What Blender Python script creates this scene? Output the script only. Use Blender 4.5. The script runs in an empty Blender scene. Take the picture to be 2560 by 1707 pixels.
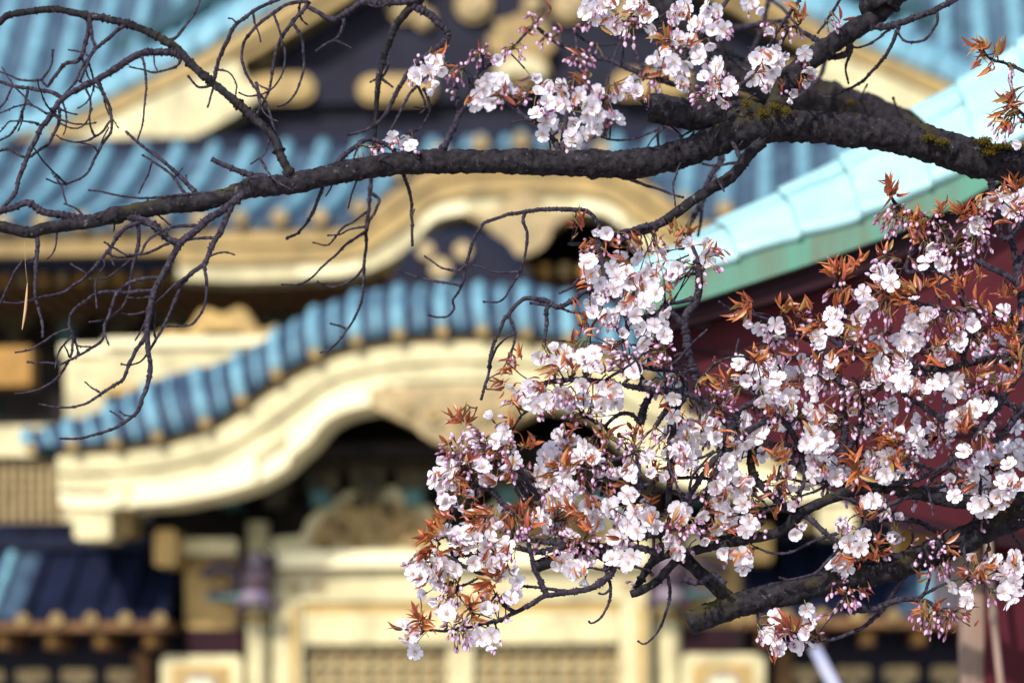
import bpy, math, random
import numpy as np
from mathutils import Vector, Matrix
from mathutils.geometry import tessellate_polygon

scene = bpy.context.scene
COL = scene.collection
R = math.radians
# ------------------------------------------------------------------ camera, sky, sun, exposure
EYE = 1.6            # height of the lens above the ground
K = 0.36 / 2560.0    # tangent of one photo pixel (100 mm lens, 36 mm sensor)
HZ = 1957.0          # photo row of the eye level (below the frame)
cam_d = bpy.data.cameras.new("camera")
cam = bpy.data.objects.new("camera", cam_d); COL.objects.link(cam)
cam.location = (0, 0, EYE); cam.rotation_euler = (R(90), 0, 0)
cam_d.lens = 100; cam_d.sensor_width = 36; cam_d.sensor_fit = 'HORIZONTAL'
cam_d.shift_y = (HZ - 853.5) / 2560.0
cam_d.clip_start = 0.1; cam_d.clip_end = 2000
cam_d.dof.use_dof = True; cam_d.dof.focus_distance = 5.47
cam_d.dof.aperture_fstop = 2.45; cam_d.dof.aperture_blades = 8
scene.camera = cam

SUN_EL, SUN_AZ = 37.0, 206.0      # degrees; azimuth clockwise from +Y (the view direction)
world = bpy.data.worlds.new("World"); scene.world = world; world.use_nodes = True
wt = world.node_tree
sky = wt.nodes.new('ShaderNodeTexSky'); sky.sky_type = 'NISHITA'; sky.sun_disc = False
sky.sun_elevation = R(SUN_EL); sky.sun_rotation = R(SUN_AZ)
wt.links.new(sky.outputs[0], wt.nodes['Background'].inputs[0])
wt.nodes['Background'].inputs[1].default_value = 0.15
sl = bpy.data.lights.new("sun", 'SUN'); sl.energy = 3.5; sl.angle = R(0.5); sl.color = (1, 0.95, 0.86)
so = bpy.data.objects.new("sun", sl); COL.objects.link(so)
sd = Vector((math.sin(R(SUN_AZ)) * math.cos(R(SUN_EL)), math.cos(R(SUN_AZ)) * math.cos(R(SUN_EL)), math.sin(R(SUN_EL))))
so.rotation_euler = sd.to_track_quat('Z', 'Y').to_euler()
so.location = (-6, -8, 14)
vs = scene.view_settings
vs.view_transform = 'Standard'; vs.look = 'None'; vs.gamma = 1; vs.exposure = 0.70
scene.cycles.max_bounces = 6
scene.cycles.use_denoising = True

# ------------------------------------------------------------------ materials
MATS = {}
def mat(name, base, rough=0.6, metal=0.0, var=0.0, scale=6.0, alt=None, bump=0.0, bscale=40.0, stretch=None, spec=0.4):
    m = bpy.data.materials.new(name); m.use_nodes = True
    nt = m.node_tree; b = nt.nodes['Principled BSDF']
    b.inputs['Roughness'].default_value = rough; b.inputs['Metallic'].default_value = metal
    b.inputs['Specular IOR Level'].default_value = spec
    b.inputs['Base Color'].default_value = (*base, 1)
    tc = nt.nodes.new('ShaderNodeTexCoord'); vec = tc.outputs['Object']
    if stretch:
        mp = nt.nodes.new('ShaderNodeMapping'); mp.inputs['Scale'].default_value = stretch
        nt.links.new(vec, mp.inputs[0]); vec = mp.outputs[0]
    if var > 0:
        n = nt.nodes.new('ShaderNodeTexNoise'); n.inputs['Scale'].default_value = scale; n.inputs['Detail'].default_value = 6
        n.inputs['Roughness'].default_value = 0.65
        nt.links.new(vec, n.inputs['Vector'])
        r = nt.nodes.new('ShaderNodeValToRGB')
        r.color_ramp.elements[0].position = 0.32; r.color_ramp.elements[1].position = 0.68
        lo = alt if alt else tuple(c * (1 - var) for c in base)
        r.color_ramp.elements[0].color = (*lo, 1)
        r.color_ramp.elements[1].color = (*[min(1, c * (1 + var * 0.4)) for c in base], 1)
        nt.links.new(n.outputs[0], r.inputs[0]); nt.links.new(r.outputs[0], b.inputs['Base Color'])
    if bump > 0:
        n2 = nt.nodes.new('ShaderNodeTexNoise'); n2.inputs['Scale'].default_value = bscale; n2.inputs['Detail'].default_value = 5
        nt.links.new(vec, n2.inputs['Vector'])
        bp = nt.nodes.new('ShaderNodeBump'); bp.inputs['Strength'].default_value = bump; bp.inputs['Distance'].default_value = 0.01
        nt.links.new(n2.outputs[0], bp.inputs['Height']); nt.links.new(bp.outputs[0], b.inputs['Normal'])
    MATS[name] = m
    return m
mat('gold_leaf', (0.38, 0.245, 0.075), 0.42, 0.2, 0.35, 3.0, bump=0.2)
mat('hall_gold', (0.29, 0.195, 0.066), 0.45, 0.2, 0.45, 3.0, bump=0.2)
mat('pale_gold', (0.53, 0.46, 0.26), 0.42, 0.12, 0.42, 3.2, bump=0.2)
mat('bright_gold', (0.74, 0.66, 0.42), 0.35, 0.1, 0.12, 3.0)
mat('dull_gold', (0.34, 0.25, 0.12), 0.55, 0.1, 0.45, 9.0, bump=0.6, bscale=25)
mat('old_gold', (0.25, 0.165, 0.055), 0.5, 0.15, 0.4, 7.0, bump=0.4, bscale=20)
mat('ochre', (0.30, 0.15, 0.022), 0.6, 0.1, 0.3, 5.0)
mat('brown_wood', (0.16, 0.085, 0.04), 0.6, 0, 0.4, 8.0, spec=0.08)
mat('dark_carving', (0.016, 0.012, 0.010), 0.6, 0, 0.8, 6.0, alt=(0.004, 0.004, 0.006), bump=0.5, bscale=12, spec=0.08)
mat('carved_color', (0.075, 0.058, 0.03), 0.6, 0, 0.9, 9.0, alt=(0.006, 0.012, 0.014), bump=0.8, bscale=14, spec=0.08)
mat('black_lacquer', (0.012, 0.012, 0.024), 0.5, 0, 0.4, 3.0, spec=0.08)
mat('navy_roof', (0.009, 0.012, 0.030), 0.5, 0, 0.4, 4.0, spec=0.08)
mat('copper_roof', (0.16, 0.35, 0.42), 0.55, 0.0, 0.5, 6.5, alt=(0.060, 0.125, 0.18), stretch=(1.6, 0.9, 0.9), bump=0.2)
mat('copper_pan', (0.048, 0.082, 0.12), 0.55, 0.0, 0.55, 5.0, alt=(0.012, 0.017, 0.040), stretch=(1.6, 0.8, 0.8), spec=0.08)
mat('hall_pan', (0.060, 0.105, 0.145), 0.55, 0.0, 0.6, 2.8, alt=(0.018, 0.026, 0.055), stretch=(3.0, 0.8, 0.8), spec=0.08)
mat('copper_ridge', (0.035, 0.075, 0.095), 0.6, 0.0, 0.4, 2.0, spec=0.05)
mat('mint_copper', (0.37, 0.60, 0.60), 0.42, 0.0, 0.2, 3.5, alt=(0.26, 0.46, 0.50), stretch=(1.2, 1, 1), bump=0.05)
mat('green_copper', (0.052, 0.20, 0.145), 0.5, 0.0, 0.4, 4.0, alt=(0.095, 0.115, 0.075), stretch=(2.2, 1, 0.5), bump=0.1)
mat('maroon', (0.054, 0.008, 0.013), 0.5, 0, 0.3, 3.0, spec=0.08)
mat('dark_maroon', (0.020, 0.006, 0.010), 0.5, 0, 0.3, 3.0, spec=0.08)
mat('purple_carving', (0.060, 0.045, 0.060), 0.5, 0, 0.7, 14.0, alt=(0.03, 0.008, 0.012), bump=0.5, bscale=20)
mat('pale_carving', (0.24, 0.20, 0.21), 0.5, 0, 0.5, 14.0, alt=(0.10, 0.07, 0.16))
mat('teal_carving', (0.03, 0.12, 0.12), 0.5, 0, 0.5, 8.0)
mat('crest_grey', (0.30, 0.28, 0.24), 0.5, 0.2, 0.8, 22.0, alt=(0.05, 0.05, 0.06))
mat('weathered_post', (0.22, 0.145, 0.11), 0.8, 0, 0.4, 5.0, stretch=(6, 6, 0.5), bump=0.3)
mat('plaster_grey', (0.40, 0.38, 0.44), 0.8, 0, 0.15, 4.0)
mat('white_paint', (0.40, 0.41, 0.55), 0.5, 0, 0.1, 4.0)
mat('gravel', (0.42, 0.39, 0.34), 0.9, 0, 0.35, 30.0, bump=0.5, bscale=120)
mat('straw', (0.42, 0.25, 0.13), 0.6, 0, 0.3, 30.0)

def bark_mat(name, base, light, moss, lich, scale):
    m = bpy.data.materials.new(name); m.use_nodes = True
    nt = m.node_tree; b = nt.nodes['Principled BSDF']; L = nt.links.new
    b.inputs['Roughness'].default_value = 0.85; b.inputs['Specular IOR Level'].default_value = 0.06
    tc = nt.nodes.new('ShaderNodeTexCoord').outputs['Object']
    def noise(s, d=6, r=0.6):
        n = nt.nodes.new('ShaderNodeTexNoise'); n.inputs['Scale'].default_value = s; n.inputs['Detail'].default_value = d
        n.inputs['Roughness'].default_value = r
        L(tc, n.inputs['Vector']); return n.outputs[0]
    def ramp(src, p0, p1):
        r = nt.nodes.new('ShaderNodeMapRange'); r.inputs[1].default_value = p0; r.inputs[2].default_value = p1
        L(src, r.inputs[0]); return r.outputs[0]
    def mix(f, a, c):
        x = nt.nodes.new('ShaderNodeMix'); x.data_type = 'RGBA'
        L(f, x.inputs[0])
        if isinstance(a, tuple): x.inputs[6].default_value = (*a, 1)
        else: L(a, x.inputs[6])
        x.inputs[7].default_value = (*c, 1); return x.outputs[2]
    c = mix(ramp(noise(scale), 0.35, 0.7), base, light)
    if lich:
        c = mix(ramp(noise(scale * 0.9, 5, 0.75), 0.60, 0.76), c, (0.15, 0.15, 0.15))
    if moss:
        g = nt.nodes.new('ShaderNodeNewGeometry'); s = nt.nodes.new('ShaderNodeSeparateXYZ'); L(g.outputs['Normal'], s.inputs[0])
        up = ramp(s.outputs[2], -0.3, 0.7)
        mm = nt.nodes.new('ShaderNodeMath'); mm.operation = 'MULTIPLY'
        L(up, mm.inputs[0]); L(ramp(noise(9, 4), 0.56, 0.64), mm.inputs[1])
        c = mix(mm.outputs[0], c, (0.038, 0.032, 0.014))
    L(c, b.inputs['Base Color'])
    bp = nt.nodes.new('ShaderNodeBump'); bp.inputs['Strength'].default_value = 0.8; bp.inputs['Distance'].default_value = 0.004
    L(noise(scale * 1.6, 8, 0.7), bp.inputs['Height']); L(bp.outputs[0], b.inputs['Normal'])
    MATS[name] = m
bark_mat('limb_bark', (0.007, 0.006, 0.008), (0.032, 0.028, 0.034), True, True, 70)
bark_mat('twig_bark', (0.012, 0.009, 0.014), (0.060, 0.050, 0.072), False, True, 110)

def thin_mat(name, base, trans, back=None, rough=0.5, attr=False, tmix=0.4, spec=0.0):
    m = bpy.data.materials.new(name); m.use_nodes = True
    nt = m.node_tree; L = nt.links.new
    for n in list(nt.nodes):
        if n.type == 'BSDF_PRINCIPLED': nt.nodes.remove(n)
    out = [n for n in nt.nodes if n.type == 'OUTPUT_MATERIAL'][0]
    d = nt.nodes.new('ShaderNodeBsdfDiffuse'); t = nt.nodes.new('ShaderNodeBsdfTranslucent')
    d.inputs[0].default_value = (*base, 1); t.inputs[0].default_value = (*trans, 1)
    if attr:
        a = nt.nodes.new('ShaderNodeAttribute'); a.attribute_name = 'pigment'
        L(a.outputs['Color'], d.inputs[0]); L(a.outputs['Color'], t.inputs[0])
    mx = nt.nodes.new('ShaderNodeMixShader'); mx.inputs[0].default_value = tmix
    L(d.outputs[0], mx.inputs[1]); L(t.outputs[0], mx.inputs[2])
    src = mx.outputs[0]
    if spec > 0:
        g = nt.nodes.new('ShaderNodeBsdfGlossy'); g.inputs['Roughness'].default_value = rough
        m2 = nt.nodes.new('ShaderNodeMixShader'); m2.inputs[0].default_value = spec
        L(src, m2.inputs[1]); L(g.outputs[0], m2.inputs[2]); src = m2.outputs[0]
    L(src, out.inputs['Surface'])
    MATS[name] = m
thin_mat('blossom', (0.8, 0.8, 0.8), (0.8, 0.8, 0.8), attr=True, tmix=0.46)
thin_mat('young_leaf', (0.3, 0.1, 0.03), (0.5, 0.15, 0.03), attr=True, tmix=0.42, rough=0.4, spec=0.05)

# ------------------------------------------------------------------ mesh collecting helpers
class MB:
    """Collects faces and links them as ONE mesh object."""
    def __init__(s): s.v = []; s.f = []; s.m = []; s.mats = []; s.sm = []; s.c = []
    def mi(s, name):
        if name not in s.mats: s.mats.append(name)
        return s.mats.index(name)
    def add(s, verts, faces, m, smooth=False, cols=None):
        o = len(s.v); i = s.mi(m)
        s.v.extend([tuple(map(float, p)) for p in verts])
        if cols is None: s.c.extend([(1, 1, 1)] * len(verts))
        else: s.c.extend([tuple(map(float, q)) for q in cols])
        for f in faces: s.f.append([int(j) + o for j in f])
        s.m.extend([i] * len(faces)); s.sm.extend([smooth] * len(faces))
    def box(s, x0, x1, y0, y1, z0, z1, m, bevel=0.0):
        if bevel <= 0:
            v = [(x0,y0,z0),(x1,y0,z0),(x1,y1,z0),(x0,y1,z0),(x0,y0,z1),(x1,y0,z1),(x1,y1,z1),(x0,y1,z1)]
            s.add(v, [(0,3,2,1),(4,5,6,7),(0,1,5,4),(1,2,6,5),(2,3,7,6),(3,0,4,7)], m)
        else:
            e = bevel
            pr = [(x0+e,z0),(x1-e,z0),(x1,z0+e),(x1,z1-e),(x1-e,z1),(x0+e,z1),(x0,z1-e),(x0,z0+e)]
            s.prism(pr, y0, y1, m)
    def prism(s, poly, y0, y1, m):
        n = len(poly)
        a = sum(poly[i][0]*poly[(i+1) % n][1] - poly[(i+1) % n][0]*poly[i][1] for i in range(n))
        if a < 0: poly = poly[::-1]
        v = [(p[0], y0, p[1]) for p in poly] + [(p[0], y1, p[1]) for p in poly]
        tri = tessellate_polygon([[Vector((p[0], p[1], 0)) for p in poly]])
        f = []
        for t in tri:
            ar = sum(poly[t[i]][0]*poly[t[(i+1) % 3]][1] - poly[t[(i+1) % 3]][0]*poly[t[i]][1] for i in range(3))
            t = t if ar > 0 else t[::-1]
            f.append(tuple(t)); f.append(tuple(j + n for j in t[::-1]))
        f += [((i+1) % n, i, i + n, (i+1) % n + n) for i in range(n)]
        s.add(v, f, m)
    def strip(s, top, bot, y0, y1, m, n=60):
        """Solid board between two curves (same u order), front at y0, back at y1."""
        t = resample(top, n); b = resample(bot, n)
        v = [(p[0], y0, p[1]) for p in t] + [(p[0], y0, p[1]) for p in b] + [(p[0], y1, p[1]) for p in t] + [(p[0], y1, p[1]) for p in b]
        f = []
        for i in range(n - 1):
            f += [(n+i, n+i+1, i+1, i), (2*n+i, 2*n+i+1, 3*n+i+1, 3*n+i), (i, i+1, 2*n+i+1, 2*n+i), (3*n+i, 3*n+i+1, n+i+1, n+i)]
        f += [(0, 2*n, 3*n, n), (n-1, 2*n-1, 4*n-1, 3*n-1)]
        s.add(v, f, m)
    def sheet(s, rows, m, smooth=True):
        """Grid of points -> quads."""
        a = len(rows); b = len(rows[0]); v = [p for r in rows for p in r]
        f = [(i*b+j, i*b+j+1, (i+1)*b+j+1, (i+1)*b+j) for i in range(a-1) for j in range(b-1)]
        s.add(v, f, m, smooth)
    def tube(s, P, rad, m, sides=8, smooth=True, rough=0.0, rng=None, cap=True, cols=None):
        P = np.asarray(P, float); n = len(P); rad = np.broadcast_to(np.asarray(rad, float), (n,))
        T = np.gradient(P, axis=0); T /= (np.linalg.norm(T, axis=1)[:, None] + 1e-12)
        up = np.array([0.0, 0, 1.0]) if abs(T[0][2]) < 0.9 else np.array([0.0, 1.0, 0])
        A = np.zeros((n, 3)); a = np.cross(T[0], up); a /= np.linalg.norm(a)
        for i in range(n):
            a = a - T[i] * a.dot(T[i]); a /= (np.linalg.norm(a) + 1e-12); A[i] = a
        B = np.cross(T, A)
        th = np.arange(sides) * 2 * math.pi / sides
        rr = np.repeat(rad[:, None], sides, 1)
        if rough > 0:
            N = rng.standard_normal((n, sides))
            N2 = N.copy()
            for _ in range(4):
                N2 = (2*N2 + np.vstack([N2[:1], N2[:-1]]) + np.vstack([N2[1:], N2[-1:]])) / 4
            N2 = (N2 + 0.5*np.roll(N2, 1, 1) + 0.5*np.roll(N2, -1, 1)) / 2
            rr = rr * (1 + rough * (2.2 * N2 + 0.12 * N))
        V = P[:, None, :] + rr[:, :, None] * (np.cos(th)[None, :, None] * A[:, None, :] + np.sin(th)[None, :, None] * B[:, None, :])
        V = V.reshape(-1, 3)
        f = [(i*sides+j, (i+1)*sides+j, (i+1)*sides+(j+1) % sides, i*sides+(j+1) % sides) for i in range(n-1) for j in range(sides)]
        if cap:
            f.append(tuple(range(sides))); f.append(tuple((n-1)*sides + j for j in range(sides-1, -1, -1)))
        s.add(V, f, m, smooth, None if cols is None else [cols] * len(V))
    def ball(s, c, r, m, seg=10, ring=6, sc=(1, 1, 1), cols=None):
        v = []; f = []
        for i in range(ring + 1):
            ph = math.pi * i / ring
            for j in range(seg):
                t = 2 * math.pi * j / seg
                v.append((c[0]+r*sc[0]*math.sin(ph)*math.cos(t), c[1]+r*sc[1]*math.sin(ph)*math.sin(t), c[2]+r*sc[2]*math.cos(ph)))
        for i in range(ring):
            for j in range(seg):
                f.append((i*seg+j, (i+1)*seg+j, (i+1)*seg+(j+1) % seg, i*seg+(j+1) % seg))
        s.add(v, f, m, True, cols and [cols]*len(v))
    def disc(s, u, z, r, y0, y1, m, n=20, rz=None):
        rz = rz or r
        s.prism([(u + r*math.cos(2*math.pi*i/n), z + rz*math.sin(2*math.pi*i/n)) for i in range(n)], y0, y1, m)
    def build(s, name, parent=None, keep=False):
        me = bpy.data.meshes.new(name)
        me.from_pydata(s.v, [], s.f)
        for n in s.mats: me.materials.append(MATS[n])
        me.polygons.foreach_set('material_index', s.m)
        me.polygons.foreach_set('use_smooth', s.sm)
        ca = me.color_attributes.new('pigment', 'FLOAT_COLOR', 'POINT')
        arr = np.ones((len(s.v), 4), np.float32)
        if s.v: arr[:, :3] = np.array(s.c, np.float32)
        ca.data.foreach_set('color', arr.ravel())
        me.update()
        o = bpy.data.objects.new(name, me); COL.objects.link(o)
        if parent is not None:
            o.parent = parent
            if keep: o.matrix_parent_inverse = Matrix.Translation(-parent_origin(parent))
        return o
def parent_origin(p):
    v = Vector(p.location)
    return v
def resample(pts, n):
    p = np.asarray(pts, float); d = np.r_[0, np.cumsum(np.linalg.norm(np.diff(p, axis=0), axis=1))]
    t = np.linspace(0, d[-1], n)
    return [tuple(np.interp(x, d, p[:, k]) for k in range(p.shape[1])) for x in t]
def smooth_curve(pts, n):
    """Catmull-Rom through the points, n samples evenly by length."""
    p = np.asarray(pts, float)
    if len(p) < 3: return np.array(resample(p, n))
    q = np.vstack([2*p[0]-p[1], p, 2*p[-1]-p[-2]]); out = []
    for i in range(1, len(q) - 2):
        for t in np.linspace(0, 1, 14, endpoint=False):
            a, b, c, d = q[i-1], q[i], q[i+1], q[i+2]
            out.append(0.5*((2*b) + (c-a)*t + (2*a-5*b+4*c-d)*t*t + (3*b-a-3*c+d)*t**3))
    out.append(q[-2])
    return np.array(resample(out, n))
def thing(name, label, cat, loc=(0, 0, 0), rz=0, group=None):
    o = bpy.data.objects.new(name, None); COL.objects.link(o)
    o.location = loc; o.rotation_euler = (0, 0, rz); o.empty_display_size = 0.2
    o['label'] = label; o['category'] = cat
    if group: o['group'] = group
    return o

class Frame:
    """A building's own axes: u along the front, y away from the camera, z up. Surveys photo pixels onto its planes."""
    def __init__(s, d, yaw):
        s.O = np.array([0.0, d]); t = R(yaw); s.rz = -t
        s.U = np.array([math.cos(t), -math.sin(t)]); s.N = np.array([math.sin(t), math.cos(t)])
    def q(s, px, py, y):
        dx = (px - 1280) * K
        t = (y + s.O.dot(s.N)) / (dx * s.N[0] + s.N[1])
        P = np.array([dx * t, t]) - s.O
        return (P.dot(s.U), EYE + (HZ - py) * K * t)
    def c(s, pts, y): return [s.q(a, b, y) for a, b in pts]
    def axis(s, px, y): return s.q(px, 0, y)[0]
def mirror(pts, ax): return [(2*ax - u, z) for u, z in pts]
def whole(pts, ax): return list(pts) + mirror(pts, ax)[::-1]

# ================================================================== ground
g = MB(); g.add([(-300,-300,0),(300,-300,0),(300,300,0),(-300,300,0)], [(0,1,2,3)], 'gravel')
go = g.build('ground'); go['kind'] = 'structure'

def verge(mb, low, high, yf, yb, m, mrib, n=90, spacing=0.3, rr=0.06, capm=None, back=2.0):
    """Rounded roof edge over a gable board, with ribs running over it; low/high are curves in (u,z)."""
    a = smooth_curve(low, n); b = smooth_curve(high, n)
    rows = []
    def sec(i, k):
        t = k / 6.0; s_ = math.sin(t*math.pi/2); c_ = 1 - math.cos(t*math.pi/2)
        u = a[i][0] + (b[i][0]-a[i][0])*s_; z = a[i][1] + (b[i][1]-a[i][1])*s_
        return np.array([u, yf + (yb-yf)*c_, z])
    for i in range(n):
        r = [sec(i, k) for k in range(7)]
        r.append(r[-1] + np.array([0, back, 0.0])); r.insert(0, r[0] + np.array([0, back*0.4, 0]))
        rows.append(r)
    mb.sheet(rows, m)
    L = np.r_[0, np.cumsum(np.linalg.norm(np.diff(a, axis=0), axis=1))]
    k = int(L[-1] / spacing)
    for j in range(k + 1):
        x = (j + 0.5 * ((L[-1] / spacing) - k)) * spacing
        i = int(np.clip(np.searchsorted(L, x), 0, n-1))
        P = [sec(i, q) + np.array([0, -0.01, 0.01]) for q in range(7)]; P.append(P[-1] + np.array([0, back*0.5, 0]))
        mb.tube(P, rr, mrib, 8)
        if capm:
            mb.disc(P[0][0], P[0][2] - rr*0.2, rr*0.95, P[0][1]-0.05, P[0][1]+0.02, capm, 12)

# ================================================================== main hall behind
H = Frame(29.0, 5.0)
hall = thing('worship_hall', 'gilded hall behind the gate, blue-green ribbed roof with pointed gable over wavy eave', 'shrine hall', (0, 29, 0), H.rz)
AXP = 1303
yK = -2.0; axK = H.axis(AXP, yK)
low = H.c([(820,556),(860,550),(900,531),(942,487),(998,441),(1060,405),(1164,374),(1240,366),(1303,364)], yK)
ze = H.q(600, 556, yK)[1]
low = [(axK - 9.0, ze)] + [(axK - 4.2, ze)] + [(u, z if i else ze) for i, (u, z) in enumerate(low)]
karaL = whole(low, axK)
def roofz(y):
    t = y - yK
    return ze + 0.27*t + 0.035*t*t + 0.014*t**3
def kara(u):
    p = sorted(karaL); return float(np.interp(u, [a for a, b in p], [b for a, b in p]))
m = MB()
us = np.linspace(axK - 9, axK + 9, 181); ys = np.linspace(yK, 5.0, 40)
m.sheet([[(u, y, max(roofz(0.70) if (abs(u - axK) < 5.25 and 0.70 < y < 1.65) else roofz(y), kara(u)) + 0.02) for u in us] for y in ys], 'hall_pan')
m.sheet([[(u, yK, kara(u) + 0.021) for u in us], [(u, yK, kara(u) - 0.07) for u in us]], 'copper_pan')
sp = 0.385
for k in range(-23, 24):
    u = axK + k * sp
    for ya, yb in (((yK - 0.04, 0.76), (1.7, 5.0)) if abs(u - axK) < 5.3 else ((yK - 0.04, 5.0),)):
        m.tube([(u, y, max(roofz(y), kara(u)) + 0.055) for y in np.linspace(ya, yb, 20)], 0.075, 'copper_roof', 8)
    m.disc(u, kara(u) + 0.03, 0.075, yK - 0.08, yK - 0.045, 'old_gold', 12)
m.build('roof', hall)
# boards of the wavy gable: three layers
b1 = [(u, z - 0.075) for u, z in karaL]
c3 = H.c([(440,690),(560,697),(700,693),(850,686),(924,667),(979,641),(1035,597),(1057,570),(1087,544),(1131,533),(1180,528),(1240,530),(1303,532)], yK)
c3 = whole(c3, axK)
topb = [p for p in b1 if c3[0][0] <= p[0] <= c3[-1][0]]
zi = lambda u, pts: float(np.interp(u, [p[0] for p in pts], [p[1] for p in pts]))
def mid(t, n=80):
    uu = np.linspace(c3[0][0], c3[-1][0], n)
    return [(u, zi(u, b1)*(1-t) + zi(u, c3)*t) for u in uu]
m = MB()
m.strip(mid(0.0), mid(0.30), yK + 0.02, yK + 0.5, 'hall_gold', 80)
m.strip(mid(0.30), mid(0.36), yK + 0.07, yK + 0.5, 'old_gold', 80)
m.strip(mid(0.36), mid(0.68), yK + 0.05, yK + 0.5, 'hall_gold', 80)
m.strip(mid(0.68), mid(1.0), yK + 0.11, yK + 0.5, 'pale_gold', 80)
m.build('bargeboard', hall)
for a, b in ((740, 900), (1050, 1165)):   # bright fittings on the lower edge of the board
    u0 = H.q(a, 600, yK)[0]; u1 = H.q(b, 600, yK)[0]
    for mi_ in (0, 1):
        uu = np.linspace(u0, u1, 16)
        top = [(u, zi(u, b1)*0.22 + zi(u, c3)*0.78) for u in uu]; bot = [(u, zi(u, b1)*0.02 + zi(u, c3)*0.98) for u in uu]
        if mi_: top, bot = mirror(top, axK)[::-1], mirror(bot, axK)[::-1]
        m = MB(); m.strip(top, bot, yK + 0.07, yK + 0.2, 'bright_gold', 16); m.build('board_fitting', hall)
m = MB()
pend = H.c([(1150,528),(1175,540),(1200,552),(1220,564),(1257,590),(1285,602),(1303,606)], yK)
m.prism(whole(pend, axK), yK + 0.03, yK + 0.3, 'dull_gold')
for t in (0.3, 0.55):
    m.disc(axK, H.q(1303, 560, yK)[1], 0.16*t/0.3, yK + 0.03 - 0.03*(0.6-t), yK + 0.06, 'dull_gold', 16)
m.build('pendant', hall)
for sgn in (-1, 1):   # gilded eave board along the straight eaves
    m = MB()
    ua, ub = axK + sgn*9.0, axK + sgn*(axK - c3[0][0])
    x0, x1 = min(ua, ub), max(ua, ub)
    zb = H.q(200, 632, yK)[1]
    m.box(x0, x1, yK + 0.03, yK + 0.5, zb + 0.16, ze - 0.08, 'hall_gold')
    m.box(x0, x1, yK + 0.08, yK + 0.5, zb, zb + 0.155, 'old_gold')
    m.build('eave_board', hall)
m = MB()
z0 = H.q(200, 676, yK+.3)[1]; z1 = H.q(200, 630, yK+.3)[1]
m.box(axK - 9, c3[0][0]-0.02, yK + 0.25, yK + 0.45, z0, z1, 'navy_roof'); m.build('eave_beam', hall)
m = MB(); m.box(c3[-1][0]+0.02, axK + 9, yK + 0.25, yK + 0.45, z0, z1, 'navy_roof'); m.build('eave_beam', hall)
m = MB()
zr = H.q(300, 700, yK + 0.6)[1]
for k in range(-45, 46):
    u = axK + k*0.19
    if zr + 0.06 > kara(u) - 0.1: continue
    m.box(u - 0.05, u + 0.05, yK + 0.5, 0.45, zr - 0.06, zr + 0.07, 'brown_wood')
    m.box(u - 0.045, u + 0.045, yK + 0.47, yK + 0.497, zr - 0.05, zr + 0.06, 'ochre' if abs(k) % 2 else 'old_gold')
m.build('rafter_row', hall)
m = MB()   # dark timber front wall with carved friezes
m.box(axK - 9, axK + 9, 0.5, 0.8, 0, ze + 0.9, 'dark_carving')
for k in range(-16, 17):
    u = axK + k*0.55
    zc = H.q(300, 790, 0.3)[1]
    m.box(u-0.19, u+0.19, 0.30, 0.497, zc-0.1, zc+0.1, 'carved_color'); m.box(u-0.10, u+0.10, 0.22, 0.497, zc+0.103, zc+0.28, 'carved_color')
    m.box(u-0.06, u+0.06, 0.25, 0.497, zc-0.3, zc-0.103, 'teal_carving' if k % 2 else 'carved_color')
m.build('front_wall', hall)
def hb(mb, x0, x1, y0p, y1p, y, m_, th=0.25):
    a = H.q(x0, y0p, y); b = H.q(x1, y1p, y)
    mb.box(a[0], b[0], y, y + th, b[1], a[1], m_)
# pointed gable
yG = 1.0; axG = H.axis(AXP, yG)
g_out = H.c([(-160,400),(0,352),(163,303),(255,255),(351,207),(436,166),(496,135),(577,88),(651,45),(740,-8),(1000,-175),(1303,-400)], yG)
g_mid = H.c([(-160,428),(0,400),(150,345),(266,292),(370,237),(481,187),(555,146),(647,92),(721,46),(795,0),(1000,-130),(1303,-340)], yG)
g_low = H.c([(-160,436),(0,412),(150,368),(266,318),(370,264),(481,216),(555,176),(647,124),(721,80),(795,36),(1000,-90),(1303,-290)], yG)
tail = H.c([(60,394),(159,362),(255,346),(289,344),(488,335),(580,285),(650,232),(612,196),(596,150),(555,150),(481,192),(370,241),(266,297),(150,350)], yG)
g_top = H.c([(-160,372),(0,322),(74,292),(166,248),(259,198),(333,157),(444,96),(518,52),(607,-4),(1000,-250),(1303,-480)], yG + 0.6)
m = MB()
for mi_ in (0, 1):
    f = (lambda c: mirror(c, axG)[::-1]) if mi_ else (lambda c: c)
    m.strip(f(g_out), f(g_mid), yG, yG + 0.7, 'hall_gold', 50)
    gm2 = [(u, z - 0.07) for u, z in g_mid]
    m.strip(f(g_mid), f(gm2), yG + 0.12, yG + 0.7, 'old_gold', 50)
    m.strip(f(gm2), f(g_low), yG + 0.06, yG + 0.45, 'hall_gold', 50)
m.build('gable_board', hall)
for mi_ in (0, 1):
    m = MB(); t_ = [(u, z - 0.012) for u, z in tail]; m.prism(mirror(t_, axG) if mi_ else t_, yG + 0.045, yG + 0.40, 'pale_gold'); m.build('board_tail', hall)
m = MB()
for mi_ in (0, 1):
    f = (lambda c, ax: mirror(c, ax)) if mi_ else (lambda c, ax: c)
    verge(m, f(g_out, axG), f(g_top, axG), yG - 0.03, yG + 0.6, 'copper_roof', 'copper_roof', 60, 0.42, 0.03, None, 3.0)
    rg = f(H.c([(120,235),(259,160),(333,115),(444,52),(540,-8),(800,-170)], yG + 1.3), axG)
    m.tube([(u, yG + 1.3, z) for u, z in rg], 0.16, 'copper_ridge', 10)
m.build('gable_roof', hall)
m = MB()
tri = H.c([(60,372),(420,340),(1303,-300)], yG + 0.5)
zbas = H.q(700, 385, yG + 0.3)[1]
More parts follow.
